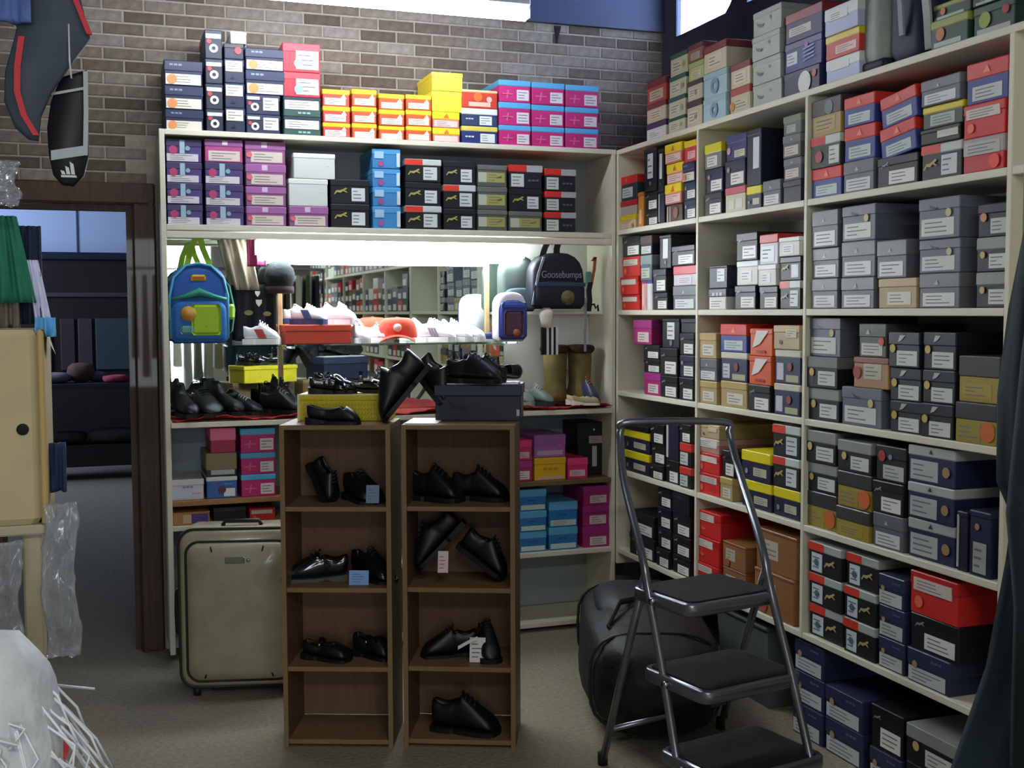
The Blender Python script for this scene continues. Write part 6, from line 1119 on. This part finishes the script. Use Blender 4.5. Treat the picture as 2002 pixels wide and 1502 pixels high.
for i, (x0, h0, h1) in enumerate(((-.016, .002, .010), (-.006, .004, .020), (.004, .004, .030))):
    m.add([(bx+x0, -.004, bz+h0*.2), (bx+x0+.008, -.004, bz+h0*.2), (bx+x0+.008-.003, -.004, bz+h1*.8), (bx+x0-.003, -.004, bz+h1)], [(0,1,2,3)], mat('#d4dcdc', .5))
m.add([(bx-.018, -.004, bz-.006), (bx+.016, -.004, bz-.006), (bx+.014, -.004, bz-.001), (bx-.018, -.004, bz-.001)], [(0,1,2,3)], mat('#d4dcdc', .5)); m.build('emblem', t)
m = MB(); m.cyl((-2.335-cx, .01, 2.04-cz), (-2.335-cx, .01, 3.32-cz), .0012, mat('#c8c4c8', .4), 6); m.build('cord', t)
drape('shirt', 'pale blue garment at the very top left corner', 'clothing', -2.52, -2.41, 2.13, 2.26, -2.24, '#5c74b0', 41, .02)
# ------------------------------------------------------------------ stockroom beyond the doorway
m = MB(); m.box((-6, 7.6, 0), (.6, 7.7, 3.32), mat('#bccbe0', .8)); struct(m.build('wall_stockroom'))
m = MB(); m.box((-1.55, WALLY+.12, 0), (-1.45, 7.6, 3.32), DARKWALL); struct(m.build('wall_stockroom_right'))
m = MB(); m.box((-2.535, 7.585, 2.10), (-2.525, 7.6, 3.3), mat('#5c6c84', .8)); struct(m.build('trim_3'))
t = thing('wardrobe', 'tall dark wooden stockroom cupboard beyond the doorway', 'cupboard', (-2.55, 7.0, 0))
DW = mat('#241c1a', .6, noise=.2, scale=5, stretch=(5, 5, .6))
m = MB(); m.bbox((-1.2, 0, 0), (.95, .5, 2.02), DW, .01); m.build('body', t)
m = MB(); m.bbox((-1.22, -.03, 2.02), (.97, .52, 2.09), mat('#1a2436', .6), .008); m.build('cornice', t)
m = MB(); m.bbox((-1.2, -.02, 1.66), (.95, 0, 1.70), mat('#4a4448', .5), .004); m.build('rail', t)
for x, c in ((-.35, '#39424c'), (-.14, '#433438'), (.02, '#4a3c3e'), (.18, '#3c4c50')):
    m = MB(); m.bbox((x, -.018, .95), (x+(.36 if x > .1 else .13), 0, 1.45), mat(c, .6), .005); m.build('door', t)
t = thing('work_table', 'dark work table beyond the doorway heaped with odds and ends', 'table', (-2.45, 6.2, 0))
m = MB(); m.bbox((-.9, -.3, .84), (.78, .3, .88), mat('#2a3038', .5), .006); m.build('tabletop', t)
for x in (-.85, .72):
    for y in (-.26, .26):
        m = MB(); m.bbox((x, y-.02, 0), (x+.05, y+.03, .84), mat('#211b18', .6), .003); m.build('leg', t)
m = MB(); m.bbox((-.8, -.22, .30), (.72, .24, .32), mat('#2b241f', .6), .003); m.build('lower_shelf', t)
rr = random.Random(9)
for i, (x, y, sx, sy, sz, c, lb) in enumerate(((-2.72, 6.05, .15, .12, .05, '#7d7480', 'pale folded garment at left on the stockroom table'), (-2.50, 6.1, .12, .1, .09, '#5e4a3a', 'brown bundle in the middle of the stockroom table'),
        (-2.20, 6.0, .12, .10, .035, '#b04858', 'pinkish red folded cloth on the stockroom table'), (-2.36, 6.12, .09, .08, .05, '#4e5868', 'grey bundle beside the red cloth on the stockroom table'))):
    o = blob('bundle', '', '', (x, y, .88+sz*.98), (sx, sy, sz), mat(c, .85, noise=.3, scale=12), i, .15, sub_=2); tag(o, lb, 'bundle', 'bundles on the stockroom table')
for i, (x, y, sx, sy, sz, c, lb) in enumerate(((-2.65, 6.15, .22, .14, .06, '#3a3230', 'dark sack at left on lower shelf of stockroom table'), (-2.22, 6.15, .24, .14, .07, '#4a4440', 'greyish sack at right on lower shelf of stockroom table'))):
    o = blob('sack', '', '', (x, y, .32+sz*.98), (sx, sy, sz), mat(c, .85, noise=.3, scale=12), i+7, .15, sub_=2); tag(o, lb, 'sack', 'sacks under the stockroom table')
# ------------------------------------------------------------------ what the mirror shows: the shop behind the photographer
fu = thing('shelving_unit', 'white shelving continuing behind the photographer, seen only in the mirror', 'shelving', (0, 0, 0))
for z in LV:
    m = MB(); m.box((0, -8.0, z-T), (.33, -3.32, z+T), CREAM); m.build('shelf', fu)
for y in (-3.33, -4.2, -5.1, -6.05, -7.0, -8.0):
    m = MB(); m.box((0, y-.009, .355), (.33, y+.009, LV[0]-T), CREAM); m.build('divider', fu)
rr = random.Random(5); m = MB()
cols_ = ['#14161b', '#1d2440', '#5c5f66', '#c22a28', '#d4d6cc', '#3a3f48', '#7c5a3a', '#22304c']
for z in LV:
    for a, b in ((-4.19, -3.35), (-5.09, -4.22), (-6.04, -5.12), (-6.99, -6.07), (-7.98, -7.02)):
        y = a+.01
        while y < b-.15:
            wd = rr.uniform(.14, .2); zz = z+T+.001
            for k in range(rr.choice((2, 3, 3))):
                h = rr.uniform(.095, .112); c = rr.choice(cols_)
                m.box((.02, y, zz), (.3, y+wd-.004, zz+h-.003), mat(c, .5)); m.box((.0185, y+.02, zz+.01), (.02, y+wd*.7, zz+h*.55), mat('#d5d7d2', .5)); zz += h
            y += wd
o = m.build('shoe_box_stock'); o['kind'] = 'stuff'; tag(o, 'stacks of shoe boxes behind the photographer, seen only in the mirror', 'box')
cr = thing('clothes_rack', 'rack of hanging garments at the far end of the shop, seen in the mirror', 'rack', (-1.2, -6.6, 0))
m = MB(); m.cyl((-1.6, 0, 1.95), (1.1, 0, 1.95), .015, mat('#a9aaa8', .3, metal=1), 8)
for x in (-1.6, 1.1): m.cyl((x, 0, 0), (x, 0, 1.95), .015, mat('#a9aaa8', .3, metal=1), 8)
m.build('frame', cr)
gc = ['#3c4a48', '#7c7458', '#2a2f36', '#a89c88', '#4c5640', '#c8c4b8', '#5a3c38', '#8a8f88', '#28303c', '#b48c74']
for i in range(26):
    x = -1.5+i*.1; m = MB(); w_ = rr.uniform(.03, .045); L_ = rr.uniform(.8, 1.2)
    m.add([(x-w_*.5, -.12, 1.88), (x+w_*.5, -.12, 1.88), (x+w_*.5, .22, 1.88), (x-w_*.5, .22, 1.88), (x-w_, -.16, 1.88-L_), (x+w_, -.16, 1.88-L_), (x+w_, .26, 1.88-L_), (x-w_, .26, 1.88-L_)],
          [(0,1,2,3),(7,6,5,4),(0,4,5,1),(1,5,6,2),(2,6,7,3),(3,7,4,0)], mat(rr.choice(gc), .85)); m.build('garment', cr)
